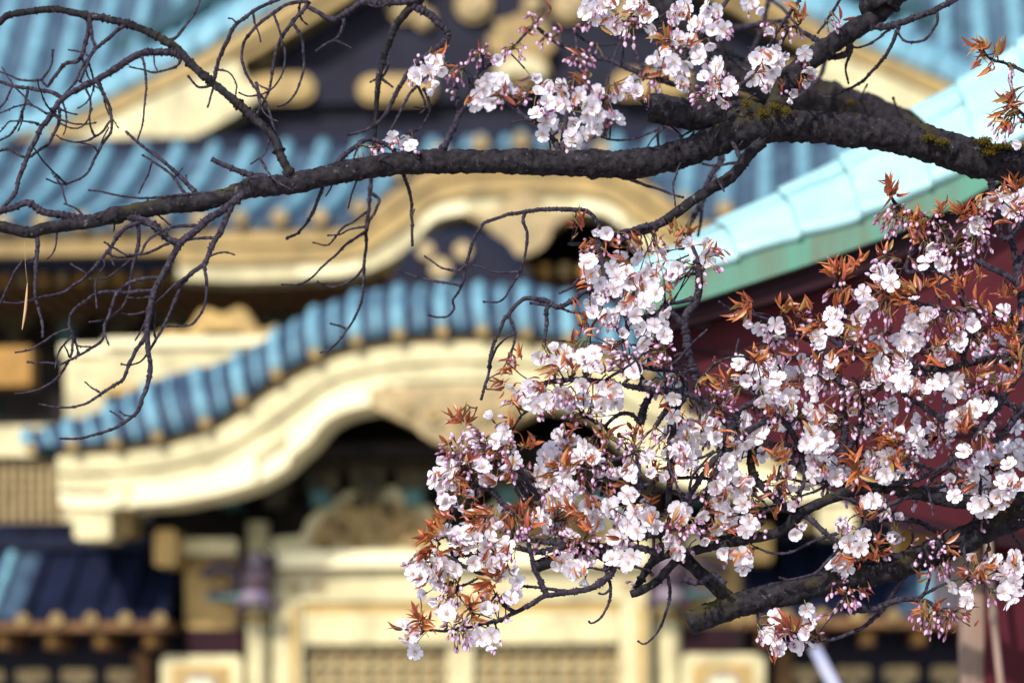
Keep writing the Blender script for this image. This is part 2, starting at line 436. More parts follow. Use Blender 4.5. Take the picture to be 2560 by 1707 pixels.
m.prism([(tri[0][0], zbas-0.2), (tri[0][0], tri[0][1]), (axG, tri[2][1]), (2*axG - tri[0][0], tri[0][1]), (2*axG - tri[0][0], zbas-0.2)], yG + 0.5, yG + 0.9, 'black_lacquer')
m.box(tri[0][0] - 0.1, 2*axG - tri[0][0] + 0.1, 0.70, yG - 0.02, zbas - 0.6, H.q(400, 343, 0.70)[1], 'navy_roof'); m.box(tri[0][0], 2*axG - tri[0][0], yG - 0.018, yG + 0.495, zbas - 0.5, zbas + 0.1, 'black_lacquer')
z0 = H.q(700, 262, yG+.35)[1]; z1 = H.q(700, 180, yG+.35)[1]
m.box(axG - 4.1, axG + 4.1, yG + 0.36, yG + 0.498, z0, z1, 'black_lacquer')
m.build('gable_wall', hall)
def pill(mb, x0, x1, t, bt, y, mm, sym=True):
    a = H.q(x0, t, y); b = H.q(x1, bt, y); r = (a[1]-b[1])/2; zc = (a[1]+b[1])/2
    pts = [(b[0]-r+r*math.cos(p), zc+r*math.sin(p)) for p in np.linspace(-math.pi/2, math.pi/2, 9)] + [(a[0]+r+r*math.cos(p), zc+r*math.sin(p)) for p in np.linspace(math.pi/2, 1.5*math.pi, 9)]
    mb.prism(pts, y, y + 0.08, mm)
    ins = [(x*0.9 + ((a[0]+b[0])/2)*0.1, z*0.7 + zc*0.3) for x, z in pts]
    mb.prism(ins, y-0.035, y-0.002, mm)
for x0, x1 in ((470, 786), (894, 1088)):
    for mi_ in (0, 1):
        m = MB(); pill(m, x0, x1, 190, 256, yG + 0.27, 'hall_gold')
        if mi_: m.v = [(2*axG - x, y, z) for x, y, z in m.v]; m.f = [f[::-1] for f in m.f]
        m.build('beam_fitting', hall)
for x, y_, r in ((1183, 10, 46), (1061, 48, 27), (1012, 14, 44), (1331, 12, 25), (655, 142, 26), (1423, 10, 46), (1594, 14, 44), (1545, 48, 27)):
    m = MB(); c = H.q(x, y_, yG + 0.4); rr_ = r*K*30
    m.disc(c[0], c[1], rr_, yG + 0.40, yG + 0.495, 'old_gold', 22); m.disc(c[0], c[1], rr_*0.7, yG + 0.36, yG + 0.398, 'dull_gold', 18); m.disc(c[0], c[1], rr_*0.3, yG + 0.33, yG + 0.358, 'dull_gold', 12)
    m.build('gilt_boss', hall)
m = MB()
gp = H.c([(1303,30),(1270,48),(1235,52),(1250,85),(1275,95),(1262,120),(1240,150),(1232,190),(1262,212),(1290,206),(1303,240)], yG + 0.2)
m.prism(whole(gp, H.axis(AXP, yG + 0.2)), yG + 0.2, yG + 0.48, 'old_gold')
gq = H.c([(1303,140),(1270,146),(1244,168),(1246,200),(1270,190),(1303,182)], yG + 0.16)
m.prism(whole(gq, H.axis(AXP, yG + 0.16)), yG + 0.13, yG + 0.197, 'pale_gold')
for dx_ in (-1, 1):
    c = H.q(1303 + dx_*55, 108, yG + 0.2); m.disc(c[0], c[1], 0.13, yG + 0.17, yG + 0.3, 'old_gold', 14)
m.build('gable_pendant', hall)
m = MB()
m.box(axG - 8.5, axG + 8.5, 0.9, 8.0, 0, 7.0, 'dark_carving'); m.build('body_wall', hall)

# ================================================================== front gate
G = Frame(20.0, 5.0)
gate = thing('ceremonial_gate', 'gilded shrine gate with an undulating blue-ribbed gable roof, in front of the hall', 'shrine gate', (0, 20, 0), G.rz)
AXg = 1150; yF = -0.85; axF = G.axis(AXg, yF); ax0 = G.axis(AXg, 0.0)
cb = G.c([(67,1126),(155,1119),(296,1111),(407,1094),(518,1062),(592,1018),(666,960),(740,915),(814,882),(887,860),(961,847),(1035,838),(1109,834),(1150,833)], yF)
ct = G.c([(67,1096),(163,1070),(222,1054),(290,1018),(355,978),(444,945),(518,930),(566,912),(629,885),(684,850),(740,815),(799,782),(860,760),(905,745),(961,734),(1035,726),(1150,722)], yF + 0.45)
axT = G.axis(AXg, yF + 0.45)
cbw = whole(cb, axF); ctw = whole(ct, axT)
ctw = [(u + (axF - axT)*0, z) for u, z in ctw]
m = MB()
verge(m, cbw, ctw, yF - 0.06, yF + 0.45, 'copper_pan', 'copper_roof', 130, 0.295, 0.040, 'old_gold', 1.5)
m.tube([(p[0], yF + 0.47, p[1] - 0.012) for p in smooth_curve(ctw, 130)], 0.052, 'copper_pan', 8)
verge(m, cbw, ctw, yF - 0.052, yF + 0.458, 'copper_pan', 'copper_roof', 130, 0.1475, 0.020, None, 1.5)
m.build('roof', gate)
c3 = G.c([(144,1258),(174,1266),(259,1268),(425,1258),(555,1234),(629,1212),(703,1171),(740,1131),(773,1106),(790,1080),(814,1052),(850,1032),(894,1019),(931,1014),(1000,1000),(1150,990)], yF)
c3 = whole(c3, axF)
uL = c3[0][0]
cbp = sorted(cbw)
def gm(t, n=110, uu=None):
    uu = np.linspace(uL, 2*axF - uL, n) if uu is None else uu
    return [(u, (zi(u, cbp) - 0.01)*(1-t) + zi(u, c3)*t) for u in uu]
m = MB()
m.strip(gm(0.0), gm(0.13), yF + 0.03, yF + 0.5, 'old_gold', 110)
m.strip(gm(0.13), gm(0.42), yF - 0.01, yF + 0.5, 'pale_gold', 110)
m.strip(gm(0.42), gm(0.48), yF + 0.05, yF + 0.5, 'old_gold', 110)
m.strip(gm(0.48), gm(0.72), yF + 0.01, yF + 0.5, 'pale_gold', 110)
m.strip(gm(0.72), gm(1.0), yF + 0.055, yF + 0.5, 'bright_gold', 110)
m.build('bargeboard', gate)
for a, b in ((330, 640), (720, 960)):
    u0 = G.q(a, 1200, yF)[0]; u1 = G.q(b, 1200, yF)[0]
    for mi_ in (0, 1):
        uu = np.linspace(u0, u1, 26)
        top, bot = gm(0.66, 0, uu), gm(0.985, 0, uu)
        if mi_: top, bot = mirror(top, axF)[::-1], mirror(bot, axF)[::-1]
        m = MB(); m.strip(top, bot, yF + 0.0, yF + 0.2, 'bright_gold', 26); m.build('board_fitting', gate)
    for x in ((293,) if a == 330 else (992,)):
        u = G.q(x, 1200, yF)[0]
        for uu_ in (u, 2*axF - u):
            z = zi(uu_, cbp)*0.2 + zi(uu_, c3)*0.8
            m = MB(); m.disc(uu_, z, 0.055, yF + 0.02, yF + 0.2, 'bright_gold', 16); m.build('board_stud', gate)
m = MB()
pd = G.c([(925,1014),(931,1019),(979,1040),(1035,1066),(1057,1089),(1087,1104),(1109,1109),(1130,1122),(1150,1128)], yF)
pw = whole(pd, axF); pw = pw + [(pw[-1][0], pw[0][1]+0.12), (pw[0][0], pw[0][1]+0.12)]
m.prism(pw, yF - 0.02, yF + 0.25, 'dull_gold')
for x, y_, r in ((1150, 1040, 42), (1085, 1035, 30), (1215, 1035, 30), (1150, 1088, 22), (1020, 1020, 24), (1280, 1020, 24)):
    c = G.q(x, y_, yF); rr_ = r*K*19
    m.disc(c[0], c[1], rr_, yF - 0.05, yF - 0.022, 'dull_gold', 14); m.disc(c[0], c[1], rr_*0.5, yF - 0.075, yF - 0.052, 'old_gold', 12)
m.build('pendant', gate)
m = MB()   # ridge-end ornament with its crest
rd = G.c([(935,748),(975,700),(1000,655),(1030,612),(1065,588),(1105,578),(1150,572)], yF + 0.5)
axR = G.axis(AXg, yF + 0.5); rw = whole(rd, axR)
m.prism(rw, yF + 0.5, yF + 0.9, 'navy_roof')
m.prism([(axR + (u-axR)*0.8, rw[0][1] + (z-rw[0][1])*0.85) for u, z in rw], yF + 0.44, yF + 0.498, 'black_lacquer')
orn = m.build('ridge_ornament', gate)
m = MB()
for x, y_, r in ((1065, 627, 23), (1157, 627, 23), (1101, 671, 27)):
    c = G.q(x, y_, yF + 0.42); rr_ = r*K*19.3
    m = MB(); m.disc(c[0], c[1], rr_, yF + 0.40, yF + 0.437, 'dull_gold', 18); m.build('crest', orn)
m = MB()   # side body of the roof reaching back to the posts
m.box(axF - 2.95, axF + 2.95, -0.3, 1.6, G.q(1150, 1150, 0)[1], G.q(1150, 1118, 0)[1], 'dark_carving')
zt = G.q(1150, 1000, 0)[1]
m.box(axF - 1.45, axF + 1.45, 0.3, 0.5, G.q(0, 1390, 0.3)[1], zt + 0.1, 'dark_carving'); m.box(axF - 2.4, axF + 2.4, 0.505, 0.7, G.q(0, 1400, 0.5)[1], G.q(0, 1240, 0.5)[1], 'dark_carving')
for k in range(-6, 7):
    u = ax0 + k*0.33
    z = G.q(0, 1215, 0.1)[1]
    m.box(u-0.12, u+0.12, 0.02, 0.297, z-0.06, z+0.07, 'carved_color'); m.box(u-0.065, u+0.065, -0.02, 0.297, z-0.17, z-0.063, 'teal_carving' if k % 2 else 'carved_color')
    m.box(u-0.15, u+0.15, 0.08, 0.297, z+0.073, z+0.15, 'carved_color')
m.build('carved_frieze', gate)
def gb(mb, x0, x1, t, bt, y, mm, th=0.2, sym=False, bevel=0.0):
    a = G.q(x0, t, y); b = G.q(x1, bt, y)
    mb.box(a[0], b[0], y, y + th, b[1], a[1], mm, bevel)
    if sym:
        ax = G.axis(AXg, y); mb.box(2*ax - b[0], 2*ax - a[0], y, y + th, b[1], a[1], mm, bevel)
# two arched carved panels over the lintel
for mi_ in (0, 1):
    m = MB(); yP = 0.12; axP = G.axis(AXg, yP)
    outer = G.c([(677,1345),(755,1338),(768,1300),(800,1270),(860,1234),(890,1217),(990,1217),(1020,1232),(1070,1262),(1095,1290),(1110,1338),(1142,1345),(1142,1378),(677,1378)], yP)
    inner = G.c([(770,1362),(790,1320),(815,1290),(868,1262),(898,1250),(985,1250),(1010,1262),(1055,1290),(1075,1320),(1095,1362)], yP - 0.02)
    if mi_: outer, inner = mirror(outer, axP), mirror(inner, axP)
    m.prism(outer, yP, yP + 0.15, 'pale_gold')
    m.prism(inner, yP - 0.035, yP - 0.003, 'old_gold')
    rng_ = random.Random(5 + mi_)
    us_ = [p[0] for p in inner]; zs_ = [p[1] for p in inner]
    for _ in range(60):
        u = rng_.uniform(min(us_), max(us_)); z = rng_.uniform(min(zs_), max(zs_))
        e = (u - (min(us_)+max(us_))/2) / ((max(us_)-min(us_))/2); f_ = (z-min(zs_))/(max(zs_)-min(zs_))
        if abs(e) > 0.92 - 0.45*f_: continue
        m.ball((u, yP - 0.035, z), rng_.uniform(0.018, 0.04), rng_.choice(['old_gold', 'dull_gold', 'carved_color']), 8, 5)
    m.build('carved_panel', gate)
m = MB(); gb(m, 665, 1635, 1378, 1412, -0.1, 'bright_gold', 0.35, bevel=0.01); gb(m, 665, 1635, 1412, 1421, -0.04, 'old_gold', 0.3); m.build('lintel', gate)
m = MB()
gb(m, 683, 1617, 1421, 1500, 0.0, 'pale_gold'); gb(m, 683, 1617, 1500, 1508, 0.06, 'old_gold'); gb(m, 760, 1545, 1509, 1532, 0.03, 'gold_leaf'); gb(m, 760, 1545, 1533, 1605, 0.02, 'pale_gold')
for mi_ in (-1, 1):
    for x, y_, r in ((735, 1466, 17), (800, 1466, 15)):
        u, z = G.q(x, y_, -0.02); u = u if mi_ < 0 else 2*ax0 - u
        m.disc(u, z, r*K*20, -0.02, -0.001, 'dull_gold', 14)
m.build('door_head', gate)
zgnd = 0.0
for mi_ in (0, 1):
    x0, x1 = (757, 1118) if mi_ == 0 else (1184, 1546)
    m = MB()
    a = G.q(x0, 1606, 0.1); b = G.q(x1, 1606, 0.1)
    m.box(a[0], b[0], 0.16, 0.2, 0.35, a[1], 'dull_gold')
    u = a[0]; step = (b[0]-a[0])/9
    for i in range(10): m.box(a[0]+i*step-0.016, a[0]+i*step+0.016, 0.10, 0.157, 1.4, a[1], 'old_gold')
    z = a[1] - 0.06
    while z > 1.4:
        m.box(a[0], b[0], 0.12, 0.158, z-0.014, z+0.014, 'pale_gold'); z -= 0.105
    m.box(a[0], b[0], 0.08, 0.158, 0.35, 1.4, 'gold_leaf')
    m.build('door_leaf', gate)
m = MB(); gb(m, 1119, 1183, 1606, 1607, 0.06, 'pale_gold', 0.15)
a = G.q(1119, 1606, 0.06); b = G.q(1183, 1606, 0.06); m = MB(); m.box(a[0], b[0], 0.06, 0.2, 0.2, a[1], 'pale_gold', 0.02); m.build('centre_stile', gate)
for mi_ in (0, 1):
    m = MB()
    a = G.q(683, 1509, 0.02); b = G.q(756, 1509, 0.02); u0, u1 = a[0], b[0]
    if mi_: u0, u1 = 2*ax0 - u1, 2*ax0 - u0
    m.box(u0, u1, 0.0, 0.2, 0, a[1], 'pale_gold'); m.box(u0 + 0.13, u1 - 0.03, -0.02, -0.003, 0, a[1] - 0.02, 'gold_leaf')
    m.build('door_jamb', gate)
for mi_ in (0, 1):
    m = MB()
    a = G.q(607, 1519, -0.1); b = G.q(663, 1519, -0.1); uc = (a[0]+b[0])/2; r = (b[0]-a[0])/2
    if mi_: uc = 2*G.axis(AXg, -0.1) - uc
    m.tube([(uc, 0.06, z) for z in np.linspace(0, G.q(607, 1300, -0.1)[1], 8)], r, 'pale_gold', 20)
    m.tube([(uc, 0.06, a[1] - 0.10), (uc, 0.06, a[1] - 0.03)], r*1.12, 'old_gold', 20)
    m.build('column', gate)
    # carved beast nosing on the column
    m = MB(); sg = 1 if mi_ == 0 else -1
    c = G.q(636, 1440, -0.25); cu = c[0] if mi_ == 0 else 2*G.axis(AXg, -0.25) - c[0]; cz = c[1]
    m.ball((cu, -0.12, cz), 0.13, 'purple_carving', 14, 9, (0.95, 1.1, 1.5))
    m.ball((cu, -0.24, cz - 0.15), 0.09, 'pale_carving', 12, 7, (1.2, 0.9, 0.6)); m.ball((cu, -0.20, cz + 0.10), 0.06, 'pale_carving', 10, 6, (1, 0.8, 1.3))
    for e in (-1, 1):
        m.ball((cu + e*0.06, -0.25, cz + 0.04), 0.016, 'pale_carving', 8, 5); m.ball((cu + e*0.12, -0.16, cz + 0.12), 0.045, 'purple_carving', 8, 5, (0.6, 1, 1.4))
        m.ball((cu + e*0.10, -0.2, cz - 0.19), 0.06, 'purple_carving', 8, 5)
    sw = [(cu - sg*(0.13 + 0.11*math.cos(t)*1.0 + 0.13), -0.1, cz - 0.02 + 0.10*math.sin(t)) for t in np.linspace(0.2, 5.6, 22)]
    m.tube(sw, np.linspace(0.055, 0.03, 22), 'purple_carving', 8)
    m.tube([(cu - sg*x, -0.1, cz - 0.13 - 0.03*x) for x in np.linspace(0.0, 0.36, 6)], np.linspace(0.05, 0.02, 6), 'teal_carving', 8)
    m.build('beast_carving', gate)
for mi_ in (0, 1):
    m = MB()
    for x0, x1, t, bt, y, mm, nm in ((462, 592, 1386, 1571, 0.12, 'gold_leaf', 'side_panel'), (385, 440, 1323, 1414, -0.3, 'gold_leaf', 'bracket_end'), (440, 592, 1346, 1386, -0.05, 'pale_gold', 'side_beam'), (185, 274, 1253, 1347, -0.75, 'pale_gold', 'bracket_block'), (280, 325, 1275, 1336, -0.6, 'old_gold', 'bracket_arm'), (470, 605, 1572, 1634, 0.05, 'dark_maroon', 'cross_rail')):
        m = MB(); a = G.q(x0, t, y); b = G.q(x1, bt, y); u0, u1 = a[0], b[0]
        if mi_: ax = G.axis(AXg, y); u0, u1 = 2*ax - u1, 2*ax - u0
        m.box(u0, u1, y, y + (0.4 if 'bracket' in nm else 0.15), b[1], a[1], mm, 0.02); m.build(nm, gate)
    m = MB(); y = 0.0
    a = G.q(402, 1638, y); b = G.q(604, 1900, y); u0, u1 = a[0], b[0]
    if mi_: u0, u1 = 2*ax0 - u1, 2*ax0 - u0
    m.box(u0, u1, y, y + 0.2, 1.0, a[1], 'pale_gold', 0.03)
    m.box(u0 + 0.085, u1 - 0.085, y - 0.012, y - 0.002, 1.05, a[1] - 0.075, 'gold_leaf')
    m.box(u0 + 0.15, u1 - 0.15, y - 0.024, y - 0.014, 1.1, a[1] - 0.13, 'dull_gold')
    sp_ = m.build('side_door', gate)
    m = MB(); uc = (u0+u1)/2; zc = a[1] - 0.245
    m.disc(uc, zc, 0.115, y - 0.05, y - 0.026, 'crest_grey', 24)
    for q in range(3):
        t = q*2.094 + 0.5; m.disc(uc + 0.05*math.cos(t), zc + 0.05*math.sin(t), 0.04, y - 0.065, y - 0.052, 'bright_gold', 12)
    m.build('crest', sp_)
m = MB(); m.box(ax0 - 1.55, ax0 + 1.55, 0.9, 1.1, 0, G.q(0, 1420, 0.9)[1], 'dark_maroon'); m.build('inner_wall', gate)
m = MB(); m.box(ax0 - 2.3, ax0 + 2.3, -1.0, 1.6, 0.004, 0.2, 'plaster_grey'); m.build('stone_base', gate)

# ================================================================== timber frame behind the gate
fr = thing('timber_frame', 'cream timber frame with a gilded frog-leg strut and lattice, behind the gate roof at left', 'timber frame', (0, 20, 0), G.rz)
yB = 2.6
for x0, x1, t, bt, nm, mm, y, zlow in ((163, 262, 873, 1130, 'column', 'pale_gold', yB, True), (-60, 75, 868, 962, 'side_panel', 'ochre', yB + 0.3, False), (-200, 162, 1066, 1138, 'lower_beam', 'pale_gold', yB, False)):
    m = MB(); a = G.q(x0, t, y); b = G.q(x1, bt, y)
    m.box(a[0], b[0], y, y + 0.25, 0 if zlow else b[1], a[1], mm)
    if zlow: m.box(a[0] - 0.03, b[0] + 0.03, y - 0.04, y + 0.2, a[1] - 0.05, a[1] + 0.03, 'bright_gold')
    m.build(nm, fr)
m = MB()
for t, bt, dy, mm in ((862, 962, 0, 'pale_gold'), (848, 861, -0.05, 'bright_gold'), (963, 978, -0.04, 'gold_leaf')):
    a = G.q(264, t, yB - 0.06); b = G.q(900, bt, yB - 0.06); m.box(a[0], b[0], yB - 0.06 + dy, yB + 0.2, b[1], a[1], mm)
m.build('tie_beam', fr)
m = MB()
fl = G.c([(392,847),(400,832),(430,822),(462,832),(480,810),(496,783),(510,772),(530,776),(555,787),(580,775),(597,767),(614,775),(632,803),(648,826),(672,820),(690,813),(708,836),(712,847),(612,847),(600,826),(515,826),(500,847)], yB - 0.1)
m.prism(fl, yB - 0.1, yB + 0.1, 'gold_leaf'); m.build('frog_leg_strut', fr)
m = MB(); a = G.q(-250, 1140, yB + 0.1); b = G.q(172, 1336, yB + 0.1)
m.box(a[0], b[0], yB + 0.16, yB + 0.3, b[1] - 0.6, a[1], 'brown_wood')
u = a[0]
while u < b[0]: m.box(u, u + 0.03, yB + 0.10, yB + 0.155, b[1] - 0.6, a[1], 'dull_gold'); u += 0.074
z = b[1] - 0.6
while z < a[1]: m.box(a[0], b[0], yB + 0.115, yB + 0.157, z, z + 0.030, 'old_gold'); z += 0.085
m.build('lattice_panel', fr)
m = MB(); a = G.q(-400, 700, yB + 0.55); b = G.q(165, 700, yB + 0.55); m.box(a[0], b[0], yB + 0.6, yB + 0.75, 0, G.q(0, 985, yB + 0.5)[1], 'dark_carving'); m.build('back_wall', fr)

# ================================================================== roofed walls left and right of the gate
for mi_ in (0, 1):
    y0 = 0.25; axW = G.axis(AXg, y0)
    wl = thing('roofed_wall', ('black roofed wall with gilded openwork, joining the left side of the gate' if mi_ == 0 else 'black roofed wall behind the blossoms, joining the right side of the gate'), 'wall', (0, 20, 0), G.rz, 'roofed walls beside the gate')
    fx = (lambda u: u) if mi_ == 0 else (lambda u: 2*axW - u)
    uin = G.q(455, 0, y0)[0]; uout = uin - 5.0
    zr = G.q(200, 1364, y0 + 0.2)[1]; ze_ = G.q(200, 1548, y0 - 0.5)[1]; yr, ye = y0 + 0.2, y0 - 0.5
    def flip(mb):
        if mi_: mb.v = [(2*axW - x, y, z) for x, y, z in mb.v]; mb.f = [f[::-1] for f in mb.f]
    m = MB()
    prof = [(yr + (ye-yr)*t, zr + (ze_-zr)*(t**0.85)) for t in np.linspace(0, 1, 9)]
    m.sheet([[(u, y, z) for u in np.linspace(uin - 1.08, uin, 12)] for y, z in prof], 'navy_roof')  # copper roof too; the gate roof's cast shadow is painted in as navy
    m.sheet([[(u, y, z) for u in np.linspace(uout, uin - 1.08, 24)] for y, z in prof], 'copper_pan')  # sunlit stretch beyond that shadow, shown by the lighter copper colour
    m.sheet([[(u, 2*yr - y, z) for u in np.linspace(uout, uin, 30)] for y, z in prof][::-1], 'navy_roof')
    m.box(uout, uin, ye + 0.02, 2*yr - ye - 0.02, ze_ - 0.07, ze_ - 0.01, 'brown_wood')
    u = uin - 0.05
    while u > uout:
        m.tube([(u, y - 0.01, z + 0.012) for y, z in prof], 0.034, 'navy_roof' if uin - u < 1.1 else 'copper_roof', 8); m.disc(u, ze_ - 0.0, 0.045, ye - 0.04, ye - 0.005, 'old_gold', 12); u -= 0.245  # ribs coloured likewise: navy inside the painted shadow, copper in the sun
    m.box(uout, uin, ye - 0.012, ye + 0.015, ze_ - 0.075, ze_ - 0.025, 'brown_wood')
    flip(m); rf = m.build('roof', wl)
    m = MB(); zt = G.q(200, 1334, y0 + 0.1)[1]; ue = G.q(375, 0, y0)[0]
    m.box(uout, ue, yr - 0.11, yr + 0.11, zr - 0.03, zt, 'navy_roof', 0.0); m.tube([(uout, yr, zt + 0.02), (ue + 0.02, yr, zt + 0.02)], 0.075, 'navy_roof', 10)
    flip(m); m.build('ridge', rf)
    m = MB(); m.box(uout, uin, y0 + 0.1, y0 + 0.3, 0, ze_ - 0.075, 'black_lacquer')
    u = uin - 0.15
    while u > uout:
        m.box(u - 0.05, u + 0.05, ye + 0.12, y0 + 0.097, ze_ - 0.19, ze_ - 0.10, 'brown_wood'); m.box(u-0.028, u+0.028, ye + 0.10, ye + 0.118, ze_ - 0.17, ze_ - 0.115, 'ochre'); u -= 0.355
    flip(m); m.build('wall_body', wl)
    m = MB()    # gilded openwork
    zz = G.q(0, 1672, y0)[1]
    u = uin - 0.30
    while u > uout:
        for r_ in range(5):
            z = zz - 0.16*r_
            m.box(u - 0.26, u - 0.02, y0 + 0.04, y0 + 0.097, z - 0.10, z, 'dull_gold', 0.02)
            if r_ % 2 == 0: m.box(u - 0.18, u - 0.10, y0 + 0.035, y0 + 0.09, z - 0.157, z - 0.102, 'dull_gold')
        u -= 0.335
    flip(m); m.build('openwork', wl)
    m = MB(); a = G.q(335, 1632, y0); b = G.q(375, 1632, y0)
    m.box(a[0], b[0], y0 - 0.03, y0 + 0.097, 0, a[1], 'brown_wood', 0.01); flip(m); m.build('post', wl)

# ================================================================== pavilion on the right
Pv = Frame(8.2, 0.0)
pav = thing('pavilion', 'maroon timber pavilion at the right with a curving pale mint copper roof edge', 'pavilion', (0, 8.2, 0), 0)
tp = [(1590,690),(1650,655),(1792,577),(1948,497),(2099,414),(2277,298),(2392,226),(2543,129),(2700,22),(2900,-120),(3150,-310)]
lw = [(1596,700),(1660,690),(1737,671),(1822,649),(1922,612),(2014,584),(2107,558),(2218,514),(2292,477),(2384,436),(2560,338),(2700,245),(2900,105),(3150,-80)]
gl = [(1596,784),(1664,772),(1755,749),(1848,718),(1959,682),(2070,645),(2218,592),(2400,510),(2560,415),(2800,250),(3150,10)]
mb_ = [(1606,840),(1700,818),(1811,788),(1959,748),(2070,712),(2218,660),(2400,580),(2560,485),(2800,325),(3150,90)]
yT = 0.55
TP = smooth_curve(Pv.c(tp, yT), 120); LW = smooth_curve(Pv.c(lw, 0.0), 120); GL = Pv.c(gl, 0.03); MR = Pv.c(mb_, 0.08)
m = MB()
def pt(px, s_):    # surface point at top-edge pixel px, s_ = 0 top edge, 1 lower edge
    u = Pv.q(px, 0, yT)[0]; a = np.array([u, yT, float(np.interp(u, TP[:, 0], TP[:, 1]))])
    ul = Pv.q(px + 56*min(1, (px-1590)/200.0), 0, 0.0)[0]; b = np.array([ul, 0.0, float(np.interp(ul, LW[:, 0], LW[:, 1]))])
    n = np.array([0, -(a[2]-b[2]), yT]); n /= np.linalg.norm(n)
    bulge = 0.035*math.sin(math.pi*min(1, s_)) + 0.02*math.exp(-((s_-0.0)/0.12)**2)
    return a + (b-a)*s_ + n*bulge, n
joints = [1590, 1700, 1792, 1948, 2099, 2277, 2392, 2543, 2690, 2850, 3060]
for k in range(len(joints) - 1):
    j0, j1 = joints[k], joints[k+1]
    rows = []
    for px in np.linspace(j0 - 5, j1, 12):
        f = (px - j0) / (j1 - j0)
        off = 0.004 + 0.012*(1 - f)
        row = []
        for s_ in np.linspace(0, 1, 14):
            p, n = pt(px, s_); row.append(p + n*off)
        p, n = pt(px, 1); row.append(p + n*off + np.array([0, 0.03, -0.02])); rows.append(row)
        p, n = pt(px, 0); row.insert(0, p + n*off + np.array([0, 0.10, -0.05]))
    m.sheet(rows, 'mint_copper')
    r0 = rows[0]; m.sheet([r0, [p - np.array([0, -0.005, 0.02]) for p in r0]], 'green_copper')
    if k % 2 == 1 or k == 4:
        m.tube([pt(px, 0.36)[0] + pt(px, 0.36)[1]*(0.006 + 0.008*(1 - (px-j0)/(j1-j0))) for px in np.linspace(j0 + 4, j1 - 2, 10)], 0.0045, 'green_copper', 6)
m.build('roof', pav)
m = MB(); m.strip([tuple(p) for p in LW], GL, 0.02, 0.12, 'green_copper', 100); m.strip(GL, [(u, z-0.012) for u, z in GL], 0.05, 0.12, 'dark_maroon', 100); m.build('fascia', pav)
m = MB(); m.strip([(u, z-0.013) for u, z in GL], MR, 0.07, 0.16, 'dark_maroon', 100); m.build('bargeboard', pav)
m = MB()
wallp = MR + Pv.c([(3150,1400),(2560,1372),(2420,1345),(2220,1300),(2070,1215),(1900,1110),(1760,1010),(1655,905)], 0.2)
m.prism(wallp, 0.18, 0.30, 'maroon'); m.build('gable_wall', pav)
m = MB(); m.strip(Pv.c([(1655,880),(1760,985),(1900,1085),(2070,1190),(2220,1275),(2420,1320),(3150,1380)], .15), Pv.c([(1655,912),(1760,1020),(1900,1122),(2070,1228),(2220,1314),(2420,1360),(3150,1420)], .15), 0.13, 0.178, 'dark_maroon', 40)
m.build('edge_batten', pav)
for fr_ in (0.34, 0.66):      # seams of the gable boarding
    up = [(u, z) for u, z in MR]; lo_ = Pv.c([(1655,905),(1760,1010),(1900,1110),(2070,1215),(2220,1300),(2420,1345),(3150,1400)], 0.2)
    uu = np.linspace(Pv.q(1680, 0, .2)[0], up[-1][0], 40)
    cv = [(u, zi(u, up)*(1-fr_) + zi(u, lo_)*fr_) for u in uu]
    m = MB(); m.strip([(u, z + 0.006) for u, z in cv], [(u, z - 0.006) for u, z in cv], 0.165, 0.179, 'dark_maroon', 40); m.build('board_seam', pav)
m = MB(); a = Pv.q(2245, 1305, 0.35); b = Pv.q(3300, 1390, 0.35); m.box(a[0], b[0], 0.33, 0.5, b[1], a[1], 'ochre'); m.build('beam', pav)
m = MB(); a = Pv.q(2404, 1385, 0.3); b = Pv.q(2462, 1385, 0.3); m.box(a[0], b[0], 0.30, 0.36, 0, a[1] + 0.02, 'weathered_post', 0.006); m.build('corner_board', pav)
m = MB(); a = Pv.q(2462, 1340, 0.28); b = Pv.q(2760, 1340, 0.28); m.box(a[0], b[0], 0.28, 0.6, 0, a[1], 'maroon', 0.01); m.build('post', pav)
m = MB(); a = Pv.q(2330, 1388, 0.55); b = Pv.q(2404, 1520, 0.55); m.box(a[0], b[0], 0.5, 0.56, b[1], a[1], 'plaster_grey', 0.004); m.build('plaster_panel', pav)
m = MB(); m.box(1.2, 3.4, 0.7, 2.6, 0.004, 0.3, 'plaster_grey'); m.box(1.68, 3.3, 2.2, 2.4, 0.31, 3.2, 'maroon'); m.build('rear_wall', pav)

# slim tan pole leaning in front of the post, and a pale slanted pole by the right wall
def at(px, py, d): return np.array([(px-1280)*K*d, d, EYE + (HZ-py)*K*d])
m = MB()
P = np.vstack([smooth_curve([at(2470, 1318, 8.3), at(2478, 1480, 8.24), at(2494, 1640, 8.2), at(2508, 1760, 8.15)], 24), [at(2560, 2600, 8.0)], [[at(2600, 3300, 7.95)[0], 7.95, 0.0]]])
P = np.array(resample(P, 80)); m.tube(P, 0.011 + 0.0018*(np.arange(80) % 9 == 0), 'weathered_post', 10)
o = m.build('leaning_pole'); o['label'] = 'slim tan bent pole leaning on the maroon pavilion post at the right edge'; o['category'] = 'pole'
m = MB()
P = [at(2036, 1618, 15.2), at(2090, 1722, 15.0)]; d_ = (P[1]-P[0]); P.append(P[0] + d_*((P[0][2])/(P[0][2]-P[1][2])))
m.tube(np.array(resample(P, 20)), np.linspace(0.026, 0.050, 20), 'white_paint', 14); m.ball(P[0], 0.029, 'navy_roof', 10, 6, (1, 1, 1.2))
o = m.build('slanted_pole'); o['label'] = 'pale bluish-white slanted pole in front of the dark wall right of the gate'; o['category'] = 'pole'

